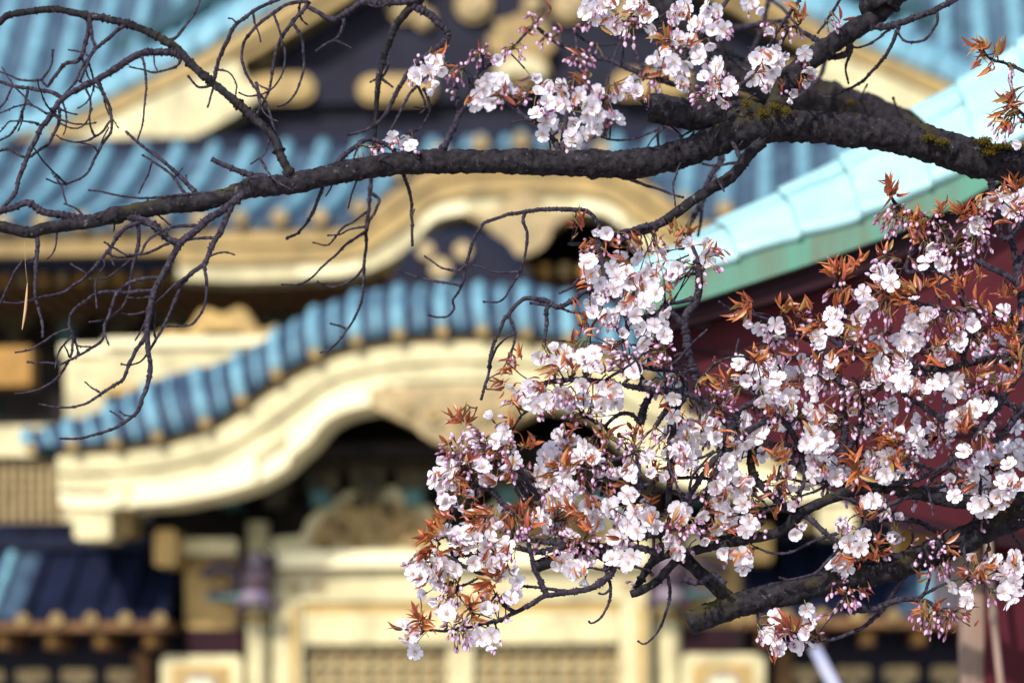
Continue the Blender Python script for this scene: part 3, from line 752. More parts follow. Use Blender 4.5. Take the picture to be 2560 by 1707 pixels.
# ================================================================== cherry tree in front
# Branch survey: thickness at start and end, then points per photo tile (tile letters A..I, 3x3 tiles).
TILE = {'A': (0,0), 'B': (850,0), 'C': (1700,0), 'D': (0,560), 'E': (850,560), 'F': (1700,560), 'G': (0,1127), 'H': (850,1127), 'I': (1700,1127)}
S = 2.7035
SURVEY = """
330 320 5.75 trunk | C 3560,5600 3540,3200 3480,2000 3360,900 3050,-300 2800,-1600
300 240 5.7 limb | C 3380,1300 2900,1220 2325,1130 2000,1075 1700,980 1500,925 1200,890 900,860 600,850
240 150 5.7 limb | C 600,850 300,930 0,1045 ; B 1950,1110 1450,1100 1000,1090 400,1105 0,1170 ; A 2000,1235 1700,1270
150 80 5.7 limb | A 1700,1270 1400,1360 1100,1395 800,1450 600,1500 300,1545 ; D 200,60 100,40 0,15 -120,0
230 210 5.7 limb | C 640,830 450,790 200,775 0,770 ; B 2200,745 2085,735
190 90 5.72 limb | C 620,840 680,660 780,500 900,390 1100,250 1300,130 1430,20 1560,-160 2000,-500 2700,-700
330 300 5.6 limb | C 1340,30 1430,-100 1800,-500 2600,-900
260 200 6.9 limb | C 1560,900 1250,740 900,640 560,560 300,430 ; B 2480,300 2260,110 2130,-60 1900,-300
230 190 5.55 limb | C 3420,2600 3100,3250 ; I 2900,200 2325,410 2000,560 1700,690 1400,800 1100,860 800,945 500,1010 250,1090 60,1165
150 60 5.5 limb | C 3420,2500 ; I 2800,250 2325,320 1900,340 1600,285 1300,240 1050,310 830,410 700,530 500,590 200,645 0,720 ; H 2150,870 2040,940 1965,968
110 110 5.55 branch | I 330,1000 220,900 100,790 20,720
60 40 - branch | A 1950,1160 1900,1050 1850,930 1720,800 1560,660 1430,560 1300,440 1200,330 1120,280 1000,220 850,160 600,105 370,65 200,80 60,105 0,150 -80,210
50 24 - branch | A 1230,380 1180,360 1050,350 930,375 800,450 660,540 520,610 420,665 340,780 250,920 190,1060 130,1200 90,1320 0,1420 -60,1480
22 12 - twig | A 1120,280 1200,250 1260,170 1320,80 1355,0 1370,-60
32 20 - twig | A 590,105 600,190 580,280 540,400 440,430 370,520 320,590
16 12 - twig | A 320,590 290,540 345,450 358,335
26 14 - twig | A 600,110 625,250 640,330 560,450 520,540 430,650
28 16 - twig | A 850,165 740,250 650,330 590,420 540,560
16 10 - twig | A 290,540 160,545 60,510 0,485 -60,450
28 20 - twig | A 420,660 330,620 180,600 80,580 0,550 -70,520
16 12 - twig | A 80,590 40,680 0,730 -40,770
18 12 - twig | A 185,630 160,720 130,820 80,900 0,950 -40,970
14 9 - twig | A 300,760 220,715 150,710 0,765 -40,770
14 10 - twig | A 240,830 130,820 60,820 0,890 -40,900
22 16 - twig | A 385,700 400,760 390,860 340,950 260,1020 180,1060 60,1015 0,1020 -60,1030
24 11 - twig | A 660,560 700,640 740,720 755,820 745,900 690,970 650,1060 600,1160 520,1220 420,1245 310,1210
16 10 - twig | A 745,820 690,890 600,950 500,960 420,940 380,910
18 10 - twig | A 965,400 985,500 985,620 975,760 950,880 930,950
16 9 - twig | A 580,600 610,680 605,780 560,850 480,865 410,835
18 10 - twig | A 1215,430 1150,470 1040,490 950,470 870,450
12 9 - twig | A 1040,390 1045,440 1065,480
20 12 - twig | A 1400,590 1340,590 1290,540 1265,510
16 12 - twig | A 1440,600 1420,680 1400,730
24 14 - twig | A 2085,15 1950,30 1850,90 1740,170 1660,270 1635,360 1650,470 1700,560 1760,640 1800,700 1830,790 1855,890
26 22 - twig | A 1450,530 1480,400 1530,290 1600,160 1780,40 1880,0 1960,-40
14 9 - twig | A 1600,160 1570,130 1540,125
28 12 - twig | A 2090,10 2040,80 1980,150 1900,260 1860,370 1840,500 1815,620 1780,700 1730,770
22 11 - twig | A 1980,160 2040,260 2050,370 2050,480 2010,600 1950,690 1870,720
16 10 - twig | A 1850,90 1890,220 1920,330 1925,420 1900,520 1820,610 1700,650 1610,625
12 9 - twig | A 1820,610 1760,580 1730,560
14 8 - twig | A 1460,470 1540,490 1600,570 1595,640
70 36 5.8 branch | B 560,-70 500,0 300,15 150,20 0,110 ; A 2230,130 2150,90 2060,35
24 12 - twig | A 2330,150 2280,260 2200,300 2130,350
16 10 - twig | A 2260,270 2325,300 2380,330
38 30 - twig | A 1720,1190 1560,1140 1430,1075
70 48 - branch | A 1790,1190 1700,1220 1640,1310 1540,1400 1420,1470 1340,1540 ; D 1300,60 1210,140 1150,250 1090,360 1040,470
44 13 - branch | D 1040,470 1010,600 990,740 1000,860 1015,960 1000,1080 970,1170 920,1270 850,1330 720,1400 560,1445 400,1450
28 10 - twig | D 985,760 920,850 870,950 830,1050 780,1085 680,1150 560,1220 430,1242 260,1215
12 9 - twig | D 685,1145 630,1110 570,1065
14 9 - twig | D 920,1300 850,1295 805,1265
14 9 - twig | D 840,1330 790,1290 740,1260
42 28 - branch | A 1560,1400 1490,1568 ; D 1440,130 1380,270 1300,330 1230,400
24 11 - twig | D 1300,330 1190,400 1150,440 1060,520 1040,530
26 10 - twig | D 1230,400 1190,500 1130,640 1080,740 1030,830 960,920 880,955 815,945
24 11 - twig | D 1380,270 1395,400 1385,540 1330,640 1260,690 1120,690
22 14 - twig | D 1440,95 1340,95 1280,110 1220,120
18 11 - twig | D 1160,125 1050,170 950,205 850,205 770,160 700,120
48 42 - branch | A 850,1460 960,1490 1050,1530 ; D 1080,60 1200,130
24 14 - twig | D 1320,10 1180,20 1080,60 1000,110 960,190 920,210
30 12 - twig | A 1000,1490 ; D 910,0 830,40 770,120 720,200 640,290 560,370 460,440 370,475 260,500 200,520 100,535 20,525
28 12 - twig | A 920,1480 ; D 935,10 940,90 920,210 890,310 880,420 860,500 810,580 720,640 600,665
16 10 - twig | D 890,240 800,310 700,370 600,370
16 10 - twig | D 900,215 800,225 730,200
14 9 - twig | D 580,330 530,300 475,265
12 9 - twig | D 690,230 705,270 690,310 670,320
26 12 - twig | D 1080,365 980,370 890,390 830,430 780,480 750,580 710,680 690,780 600,850 540,885 450,930 380,945 180,930
26 16 - twig | D 1030,450 900,460 780,460 680,465 580,520 490,590 470,680 490,740 490,850 470,905
20 10 - twig | D 475,710 380,740 300,790 200,850 100,870
14 10 - twig | D 490,740 520,820 620,830
20 9 - twig | D 460,930 400,1030 320,1090 230,1130 100,1145
14 8 - twig | D 540,885 515,830
14 8 - twig | D 470,900 455,860 435,820
30 16 - twig | D 250,90 250,200 240,340 235,460 260,570 285,680 290,770
18 12 - twig | D 240,230 150,260 90,340 50,430 0,540 -30,600
14 8 - twig | D 385,60 380,140 360,200 320,235
14 9 - twig | D 1010,490 940,500 870,500
14 8 - twig | D 990,590 920,610 870,610 820,600
32 16 - twig | A 1330,1310 1250,1230 1130,1110 1030,1040 920,950 850,885
22 12 - twig | A 1255,1320 1180,1200 1080,1120 960,1045
14 10 - twig | A 1030,1090 1000,1180 960,1260 940,1310
12 8 - twig | A 1175,1200 1210,1160 1240,1130
12 8 - twig | A 1260,1250 1258,1180
20 12 - twig | A 1600,1300 1300,1310 1000,1340 850,1330 700,1300 590,1285
18 12 - twig | A 700,1470 800,1440 950,1410 1090,1385
14 9 - twig | A 560,1450 500,1400 430,1375
12 8 - twig | A 450,1380 420,1270 350,1170
70 50 - branch | A 820,1490 560,1480 400,1450 280,1430 190,1370 100,1400 0,1430 -120,1480
14 9 - twig | A 1820,940 1790,1040 1690,1110
30 14 - twig | B 60,1090 ; A 2220,1180 2160,1320 2100,1470 2020,1568 ; D 2020,60 1930,100
14 8 - twig | A 2220,1180 2240,1260 2200,1330
74 30 - branch | B 560,-60 540,0 450,80 380,180 330,290 290,400 265,520 245,680 240,830 230,960 215,1060
28 18 - twig | B 215,1060 210,1130 205,1280 190,1440 175,1568 ; E 178,130 160,280
22 11 - twig | E 160,280 160,350 155,450 130,560 70,680 0,780 ; D 2220,850 2160,870
16 10 - twig | E 30,700 0,690 ; D 2230,670
18 10 - twig | E 155,300 100,360 0,415 ; D 2230,425 2140,385
20 10 - twig | E 165,60 80,110 0,180 ; D 2200,270 2110,355 2020,405 1900,410
16 9 - twig | E 170,20 60,40 0,70 ; D 2210,80
24 14 - twig | B 205,1300 265,1350 240,1430 200,1500 180,1568
18 9 - twig | B 180,1430 90,1500 0,1560 ; D 2220,140 2110,125
50 18 - branch | B 500,45 600,100 680,170 725,230 700,290 600,370 500,450 420,560 370,650 320,750 260,820 160,890 45,915
26 14 - twig | B 685,300 680,380 640,480 540,560 460,650 400,770 340,880 300,950
20 10 - twig | B 530,590 570,680 575,740 540,770
20 10 - twig | B 570,600 610,720 590,800 540,870 480,890
14 9 - twig | B 575,730 500,720
22 10 - twig | B 290,520 200,560
22 10 - twig | B 280,530 360,595
34 16 - twig | B -20,1100 80,1010 190,945 300,970 370,1020 400,1100 440,1200 475,1330 485,1480 ; E 490,150
14 8 - twig | B 485,1470 505,1410
12 10 - twig | B 300,960 200,1085 90,1100
42 24 6.05 branch | B 680,1030 740,920 790,810 800,720 780,600 740,500 700,450
34 20 - twig | B 800,790 860,690 880,580 850,480 700,420
26 16 - twig | B 880,590 950,480 1050,420 1160,330 1280,200
16 12 - twig | B 970,470 960,390 930,330
36 18 6.0 branch | B 1480,1020 1430,930 1330,860 1210,760 1130,690 1050,620 1020,590
32 22 6.0 branch | B 1505,1030 1510,900 1530,780 1560,660 1590,540 1610,440 1600,310 1590,220
38 22 6.0 branch | C 60,580 ; B 2250,565 2100,520 1960,470 1850,420 1720,390 1600,350 1500,310 1420,260 1310,170
28 20 - twig | B 2050,480 2000,360 1960,250 1900,220
22 14 - twig | B 1910,440 1910,250
14 10 - twig | B 1430,930 1470,895 1520,865
30 20 5.8 branch | C 370,-60 240,110 180,220 120,340
26 16 - twig | B 2420,-40 2325,20 2200,100 2080,150 1950,160 1820,110 1700,30
16 12 5.95 twig | B 2230,850 2100,900 1980,940 1850,950 1760,925
14 9 - twig | B 2190,860 2130,920 2080,990
24 18 - twig | B 2190,850 2280,900 2345,980
24 14 - twig | B 1840,1165 2000,1230 2150,1280 2325,1335
95 75 5.65 branch | C 560,960 470,1040 350,1190 200,1280 80,1360 0,1420 ; B 2200,1490
70 28 5.7 branch | B 2200,1490 2100,1545 ; E 1980,75 1850,130 1700,140 1540,135
36 24 - branch | E 2160,-10 1960,40 1800,60 1700,-60 ; B 1640,1415 1590,1420
30 12 - twig | B 1600,1420 1400,1415 1250,1430 1100,1460 990,1500 ; E 960,10 900,110 860,250 830,390 790,470 760,520 770,570 730,620 670,630 595,612
24 10 - twig | B 1250,1430 1240,1500 ; E 1265,90 1240,250 1215,330 1150,440 1080,520 960,525
18 10 - twig | E 1210,325 1080,330 980,300 890,275
18 10 - twig | E 860,260 800,315 700,300 620,250 570,215
18 10 - twig | E 810,415 700,395 560,370 380,310
40 16 5.6 branch | E 1900,420 1650,460 1580,510 1480,560 1380,520 1270,500 1180,560 1110,650 1050,780 1015,900 1000,1030 950,1190
22 14 - twig | E 1140,620 1180,720 1170,830 1130,920
30 18 - twig | E 1420,545 1395,580 1395,680 1380,820
26 16 - twig | E 1420,550 1280,535
18 12 - twig | E 1480,560 1560,590 1650,610
24 14 - twig | E 1640,340 1560,430 1480,470
46 36 - branch | C 1200,200 1270,185 1420,180 1560,130 1700,80 1850,0 1950,-60
20 14 - twig | C 1740,70 1730,170 1650,270 1540,285 1480,240 1470,175
28 14 - twig | C 1480,180 1440,280 1380,390 1300,480 1220,560 1120,610 1000,660 940,640
20 12 - twig | C 1430,190 1330,270 1220,320 1160,320
20 12 - twig | C 1160,340 1120,450 1140,570
14 10 - twig | C 1220,660 1270,570
16 14 - twig | C 1490,800 1440,660
52 36 - branch | C 1130,230 1140,340 1090,380 1000,390
50 24 - branch | C 1000,330 930,280 880,250 830,220
24 16 - twig | C 820,430 700,470 600,490 500,490 400,450 330,390
26 16 - twig | C 830,-40 800,0 720,120 640,250 570,370 500,500 380,590 220,690
20 14 - twig | C 1110,-60 1080,0 1020,100 930,230
18 12 - twig | C 730,210 660,350 620,500 610,610
34 26 6.8 twig | C 980,410 940,530 800,660
40 36 6.8 branch | C 250,170 380,190 550,160 640,150 740,150
30 24 6.8 branch | C 600,-20 560,150 500,330 450,430
22 16 - twig | C 620,0 720,90 820,210
26 20 - twig | C 450,740 390,820 330,890 200,880
30 20 - twig | C 420,1110 370,1000 300,900 190,880
18 12 - twig | C 460,830 450,900 400,990
16 12 - twig | C 300,830 100,880 0,930
14 10 - twig | C 95,900 40,950 0,930
22 12 - twig | C 390,1100 250,1120 145,1110
46 30 6.3 branch | C 300,960 270,1100 200,1200 150,1350 50,1540
26 18 6.3 twig | C 150,1350 140,1500 120,1600
60 40 - branch | I 490,-10 480,80 510,180 580,270 660,340 740,400 800,430
40 34 - branch | I 20,860 100,890 180,860 230,835 310,900
24 18 - twig | I -20,180 150,180 280,200 380,230 480,285 570,345
24 20 - twig | I 290,40 240,150 200,230 100,330 20,380
42 34 - branch | I 240,40 130,200 20,360
22 16 - twig | I 780,0 720,120 620,190 540,215
32 22 - twig | I 820,-10 835,100 840,200 800,320 790,390
24 16 - twig | I -40,80 0,60 150,40 230,0
16 14 - twig | I 700,200 670,320
20 16 - twig | I 720,180 830,205 1000,210 1120,215
36 28 - branch | I 1200,200 1400,220 1600,190 1750,120 1870,50 1960,0
38 13 - branch | I 1900,200 1750,240 1600,290 1450,350 1330,420 1260,480 1180,560 1090,640 1010,730 940,800 870,840 760,865 670,850
24 14 - twig | I 1590,285 1650,240 1690,310 1710,440
42 28 - branch | I 820,420 870,450 950,520 1020,580 1090,640
24 14 - twig | I 1100,545 980,580 880,620 760,680 620,690 510,650
24 16 - twig | I 1090,640 1095,740 1090,840
38 28 - branch | I 2030,450 1900,530 1800,550 1700,520 1580,470 1450,460 1350,470
28 16 - twig | I 1290,460 1300,600 1330,700 1380,770 1430,780
54 36 - branch | I 1990,480 1970,590 1900,660
32 24 - branch | I 1930,640 1850,710 1750,740 1600,760 1450,790 1310,770
46 20 - branch | I 1640,690 1550,800 1470,920 1400,1020 1340,1100 1250,1180 1150,1230 1050,1265 930,1280
52 24 - branch | I 1130,930 1120,1070 1230,1075 1350,1050 1500,1000 1650,1010 1750,1060 1840,1090
24 14 - twig | I 1600,1000 1750,910 1880,870 1960,850
22 14 - twig | I 1620,1000 1660,950 1690,860
18 12 - twig | I 525,1090 525,1180
26 20 - twig | I 140,570 300,580 460,540 570,480
20 14 - twig | I 430,430 540,430 610,390
50 36 - branch | H 2245,-300 2240,0 2230,200 2220,400 2215,540 2225,690
24 11 - twig | H 2220,850 2230,950 2200,1100 2140,1230 2060,1300 2010,1280
50 40 - branch | H 2200,545 2100,570 1950,600 1820,650 1750,700 1800,740 1850,790 1830,840
46 16 - branch | H 1830,840 1750,890 1640,940 1500,960 1380,980 1260,1050 1190,1090 1100,1130 1000,1160 850,1195 700,1215 600,1210
24 18 - twig | H 1530,945 1350,920 1240,910
38 28 - branch | H 1400,970 1340,850 1300,740 1270,620
28 20 - twig | H 1190,1090 1110,1040 1050,970
22 16 - twig | H 920,1180 900,1120 880,1060
32 26 - branch | H 760,720 830,770 960,830 1000,850
20 14 - twig | H 800,920 880,890 950,845
20 14 - twig | H 800,710 960,705 1100,690
46 30 - branch | H 2180,700 2000,650 1800,640 1600,630 1430,620 1300,600 1170,570
100 60 5.62 branch | H 1320,785 1450,735 1600,690 1800,660 2000,655
42 34 - branch | H 1540,640 1350,680 1200,650
38 24 - branch | H 1190,420 1100,350 1020,270 930,220 880,150
34 26 - branch | H 1290,335 1210,230 1140,130
38 30 - branch | H 1190,420 1220,380 1290,330 1400,290 1520,250
38 26 - branch | H 1420,230 1350,210 1280,160 1180,90 1040,20
28 20 - twig | H 2000,5 1850,60 1700,110 1570,70
34 26 - branch | H 2230,110 2100,220 1950,270 1830,260 1700,210 1600,180
30 22 - branch | H 2010,-10 2020,130 2030,250 1990,330 1940,370
26 12 - twig | H 1790,790 1830,920 1810,1040 1750,1140 1700,1165 1680,1145
20 12 - twig | H 1825,935 1780,965 1745,960
20 14 - twig | H 1860,780 1790,800 1640,780
20 16 - twig | H 2090,810 2070,800 1950,770
22 14 - twig | H 2120,570 2120,680 2090,750
18 14 - twig | H 2190,690 2180,660 2160,580
18 14 - twig | H 1455,610 1450,470
54 50 - branch | F 120,1110 90,1000 60,880 40,750 40,620 110,520 130,400 125,240
50 36 - branch | E 2340,680 2280,640 2200,540
32 24 - twig | F 110,500 60,510 0,530 ; E 2230,540
24 18 - twig | F 70,870 0,880 ; E 2260,900
38 30 - branch | F 0,1000 40,1100 10,1180 0,1220 ; E 2260,1210 2200,1270 2130,1370
42 38 - branch | F 30,1140 150,1190 220,1260 300,1340 370,1350
44 32 - branch | F 370,1350 400,1260 480,1210 560,1200
52 44 - branch | F 370,1350 300,1430 270,1568
54 40 - branch | F 320,1520 380,1480 460,1400 560,1340 620,1320
42 34 - branch | F 670,1310 740,1380 790,1460 820,1568
26 20 - twig | F 610,1360 540,1480 470,1568
46 36 - branch | F 1090,1600 1110,1420 1110,1250 1080,1080 1050,980
42 30 - branch | F 1110,1570 1180,1450 1230,1330 1240,1240
40 26 - branch | F 1330,890 1250,860 1100,820 1000,770
60 36 - branch | F 2450,990 2325,960 2150,920 2000,930 1850,970 1700,980 1570,960
28 20 - twig | F 1850,970 1800,1000 1700,1020 1560,1000
64 40 - branch | F 2360,930 2230,1100 2150,1230 2070,1340 2000,1420 1950,1480
48 40 - branch | F 2400,1130 2325,1230 2200,1400 2100,1490
42 30 - branch | F 2050,1400 1800,1330 1650,1240 1500,1150
44 32 - branch | F 2400,1320 2325,1290 2200,1200 2000,1100
24 18 - twig | F 1780,1320 1780,1290 1790,1170
44 30 - branch | F 2290,405 2180,340 2050,270 1900,210
54 40 - branch | F 2320,900 2310,560 2290,400 2275,260 2250,150 2220,0 2200,-80
30 20 - twig | F 2290,330 2325,200 2400,100
42 22 - branch | F 2310,620 2200,610 1950,600 1750,570 1550,520 1380,440
32 26 - branch | F 1790,330 1700,315 1540,320 1550,190
34 24 - branch | F 1920,930 1920,880 1970,760 2030,660 2050,600
22 18 - twig | F 1750,560 1750,450 1760,360
46 34 - branch | F 1080,820 1080,500 1090,400 1080,330
62 50 - branch | F 540,1100 545,1170 590,1240
34 22 - branch | F 900,760 760,690 650,670 550,640
30 24 - twig | F 1000,1530 760,1500 600,1480
34 24 - branch | F 900,780 940,900 1050,980
60 50 5.7 branch | F 2300,1500 2250,1568 ; I 2100,120 1900,300
64 50 - branch | E 2230,1580 2250,1400 2290,1220 2325,1160
54 42 - branch | E 2030,1350 2060,1230 2120,1130
30 20 - twig | E 2030,1340 1970,1290 1900,1280 1830,1330 1770,1390 1700,1450
24 18 - twig | E 1830,1400 1750,1350 1650,1300
42 34 - branch | E 2330,1120 2200,1130 2050,1110 1920,1090
38 26 - branch | E 2340,1040 2250,990 2120,980 1990,950
34 26 - branch | E 1920,790 1940,700 1930,620 1880,520
24 18 - twig | E 1910,1085 1960,1030 1975,960
24 18 - twig | E 1925,780 1880,720 1820,670 1740,640
40 28 - branch | E 1890,1090 1800,1070 1600,1050 1450,1060 1330,1090
40 30 - branch | E 1900,540 1830,420 1770,280 1740,120 1720,60
34 22 - branch | E 2200,540 2150,620 2090,640 1950,610
30 18 - twig | F 120,240 80,140 60,60
60 44 5.55 branch | H 2225,690 2100,760 ; H 2000,930
44 30 5.5 branch | F 2100,-300 2200,100 ; C 2450,1250
26 16 - twig | C 2440,560 2325,485 2230,440 2100,400 2050,350
26 16 - twig | C 2440,900 2325,780 2230,700 2180,640
30 18 - twig | C 2420,1420 2300,1470 2200,1500 2100,1480 2010,1430 ; F 2000,60
26 18 - twig | F 1800,90 1700,-20 ; C 1500,1420 1420,1330 1390,1260
26 18 - twig | F 1800,90 1850,170 1900,215
26 18 - twig | F 1760,80 1650,120 1560,190
24 16 - twig | I 2400,640 2325,700 2280,780 2230,860
30 22 - branch | I 2330,420 2250,350 2190,300 2120,230
"""
rng = np.random.default_rng(11)
D0 = 5.5
SAMP = np.zeros((0, 3))       # px, py, depth of everything grown so far
STEMS = []
def nearest(x, y, lim):
    if len(SAMP) == 0: return None
    d = np.hypot(SAMP[:, 0] - x, SAMP[:, 1] - y); i = int(d.argmin())
    return (SAMP[i], d[i]) if d[i] < lim else None
for line in SURVEY.strip().splitlines():
    head, body = line.split('|'); w0, w1, dd, kind = head.split()
    w0, w1 = float(w0), float(w1); pts = []
    for part in body.split(';'):
        tk = part.split(); ox, oy = TILE[tk[0]]
        for c in tk[1:]:
            x, y = c.split(','); pts.append((ox + float(x)/S, oy + float(y)/S))
    ln = sum(math.dist(pts[i], pts[i+1]) for i in range(len(pts)-1))
    step = 2.2 if max(w0, w1) < 60 else 3.5
    n = max(6, int(ln / step))
    C = smooth_curve(pts, n)
    if max(w0, w1) < 80 and n > 12:      # small natural wander
        wv = rng.standard_normal((n, 2)); k = np.ones(9)/9
        for q in range(2): wv[:, q] = np.convolve(np.convolve(wv[:, q], k, 'same'), k, 'same')
        env = np.minimum(1, np.arange(n)/8.0)[:, None]
        C = C + wv * env * (2.2 + 0.02*min(w0, 60))
    s_hit = nearest(*pts[0], 34); e_hit = nearest(*pts[-1], 20)
    f = np.linspace(0, 1, n)
    lm = ln * K * D0
    if dd != '-':
        da = float(dd); db = da
        if s_hit and kind in ('limb', 'branch') and da < 6.2: da = s_hit[0][2]; db = float(dd)
    elif s_hit and e_hit: da, db = s_hit[0][2], e_hit[0][2]
    elif s_hit: da = s_hit[0][2]; db = da + float(np.clip(rng.normal(-0.02, 0.28), -0.4, 0.4)) * min(lm, 0.6)
    elif e_hit: db = e_hit[0][2]; da = db + rng.normal(0, 0.03)
    else: da = D0 + rng.normal(0, 0.04); db = da + rng.normal(0, 0.02)
    if w0 < 70 and dd == '-': db = float(np.clip(db, 5.32, 5.85 if da < 5.9 else 6.15))
    dep = da + (db - da)*f + 0.012*np.sin(f*5 + rng.uniform(0, 6))*min(1, lm)
    if s_hit: C[0] = 0.5*C[0] + 0.5*s_hit[0][:2]
    w = (w0 + (w1 - w0)*f**0.85) * (1.13 if w0 < 62 else 0.88)
    STEMS.append((kind, C, dep, w, ln))
    SAMP = np.vstack([SAMP, np.c_[C, dep]])
# further fine twigs, hooked and drooping, grown from what stands already
prng = random.Random(3)
def sprout(x0, x1, y0, y1, count, lmin, lmax, w_a, down):
    global SAMP
    ok = np.where((SAMP[:, 0] > x0) & (SAMP[:, 0] < x1) & (SAMP[:, 1] > y0) & (SAMP[:, 1] < y1) & (SAMP[:, 2] < 6.2))[0]
    for _ in range(count):
        s_ = SAMP[prng.choice(ok)]
        L = prng.uniform(lmin, lmax); a = prng.uniform(0.15, 0.85)*math.pi if prng.random() > down else -prng.uniform(0.2, 0.8)*math.pi
        cv = prng.choice((-1, 1))*prng.uniform(0.3, 1.5)/L; p = [s_[0], s_[1]]; P_ = [tuple(p)]
        n = max(8, int(L/4))
        for i in range(n):
            a += cv*L/n + prng.gauss(0, 0.06); p[0] += math.cos(a)*L/n; p[1] -= math.sin(a)*L/n; P_.append(tuple(p))
        C = np.array(P_); f = np.linspace(0, 1, n + 1)
        dep = s_[2] + prng.uniform(-0.12, 0.12)*f*L/120
        STEMS.append(('twig', C, dep, w_a*(1 - 0.5*f), L)); SAMP = np.vstack([SAMP, np.c_[C, dep]])
sprout(-20, 330, 120, 480, 15, 50, 140, 17, 0.55)
sprout(100, 620, 500, 900, 14, 40, 110, 18, 0.6)
sprout(500, 1000, 0, 420, 10, 50, 130, 19, 0.5)
sprout(1180, 1700, 880, 1320, 28, 60, 160, 24, 0.2)
sprout(1700, 2560, 780, 1330, 50, 60, 190, 26, 0.3)
sprout(1250, 2000, 60, 420, 14, 50, 150, 20, 0.4)
def w3(px, py, d): return np.stack([(px-1280)*K*d, d, EYE + (HZ-py)*K*d], -1)

tree = thing('cherry_tree', 'flowering cherry tree with dark bare twigs, mossy limbs and white blossom, nearest of all', 'tree',
             (float(w3(np.array(1700+3560/S), np.array(0.), 5.75)[0]), 5.75, 0.0))
twig_rank = sorted([i for i, s in enumerate(STEMS) if s[0] == 'twig'], key=lambda i: -(STEMS[i][3].mean()*STEMS[i][4]))
own = set(twig_rank[:99]); br_rank = sorted([i for i, s in enumerate(STEMS) if s[0] == 'branch'], key=lambda i: -(STEMS[i][3].mean()*STEMS[i][4]))
ownb = set(br_rank[:99])
rest = MB()
stub_moss = []
for i, (kind, C, dep, w, ln) in enumerate(STEMS):
    P = w3(C[:, 0], C[:, 1], dep); r = w/2/S*K*dep
    n = len(P); big = w.max() > 80
    if not big:
        kn = (rng.random(n) < 0.16) * rng.uniform(0.10, 0.5, n)
        r = r * (0.94 + kn + 0.06*rng.standard_normal(n).clip(-1.5, 1.5))
        if w[-1] < 20: r[-3:] *= (1.25, 1.35, 0.8)[-len(r[-3:]):]
        r[0] *= 1.15
    else:
        b_ = rng.standard_normal(n); kk = np.ones(15)/15
        b_ = np.convolve(b_, kk, 'same'); r = r*(1 + 0.16*b_)
    if kind == 'trunk':
        P = np.vstack([[P[0][0] - 0.02, P[0][1], -0.1], P]); r = np.r_[r[0]*1.5, r]
    mb = MB() if (kind not in ('twig', 'branch') or i in own or i in ownb) else rest
    sides = 32 if w.max() > 180 else 20 if w.max() > 80 else 10 if w.max() > 30 else 7
    mb.tube(P, r, 'limb_bark' if w.max() > 65 else 'twig_bark', sides, True, 0.075 if big else 0.07, rng)
    if big:       # flakes, warts and moss tufts on the bark
        for _ in range(int(ln * w.mean() / 900)):
            k = rng.integers(2, n-2); t = rng.uniform(0, 2*math.pi)
            ta = P[k+1]-P[k-1]; ta /= np.linalg.norm(ta); a = np.cross(ta, [0, 1, 0]); a /= np.linalg.norm(a); b = np.cross(ta, a)
            nrm = a*math.cos(t) + b*math.sin(t); c = P[k] + nrm*r[k]*0.97
            s_ = rng.uniform(0.001, 0.003)
            mb.ball(c, s_, 'limb_bark', 6, 4, (1.5, 1, 0.8))
    elif n > 16:      # buds and spur scars along the twig
        k = 6
        while k < n - 3:
            v = rng.normal(0, 1, 3); t_ = P[k+1] - P[k]; t_ = t_/(np.linalg.norm(t_) + 1e-9); v -= t_*v.dot(t_); v /= np.linalg.norm(v)
            d_ = v*0.8 + t_*0.6; q0 = P[k] + v*r[k]*0.6; L_ = float(rng.uniform(0.0015, 0.0042))
            mb.tube([q0, q0 + d_*L_*0.5, q0 + d_*L_], [0.0012, 0.0013, 0.0004], 'twig_bark', 5)
            k += int(rng.integers(5, 15))
    if mb is not rest:
        mb.build(kind, tree, True)
if rest.v:
    o = rest.build('twig', tree, True); o['kind'] = 'stuff'
# moss cushions on the upper limb
thin_mat('moss', (0.075, 0.055, 0.010), (0.08, 0.06, 0.01), tmix=0.15)
for (cx, cy, w_, n_) in ((1150,790,90,60),(1200,800,60,30),(1540,870,75,70),(1690,930,60,45),(1770,960,60,40),(2060,950,70,60),(2120,990,80,50),(2200,985,70,45),(2090,1030,70,60),(1150,690,35,22),(720,745,40,25),(640,720,50,40),(560,760,40,30),(450,700,30,20),(2270,985,60,40)):
    m = MB(); 
    h = nearest(1700+cx/S, cy/S, 200)[0]
    for _ in range(n_*4):
        x = 1700 + (cx + rng.normal(0, w_*0.36))/S; y = (cy + rng.normal(0, 10))/S
        rad = 0.0
        d = h[2] - 0.045 + rng.normal(0, 0.012)
        m.ball(w3(np.array(x), np.array(y), d), rng.uniform(0.0008, 0.0021), 'moss', 6, 4, (1, 1, 1.2))
    m.build('moss_cushion', tree, True)

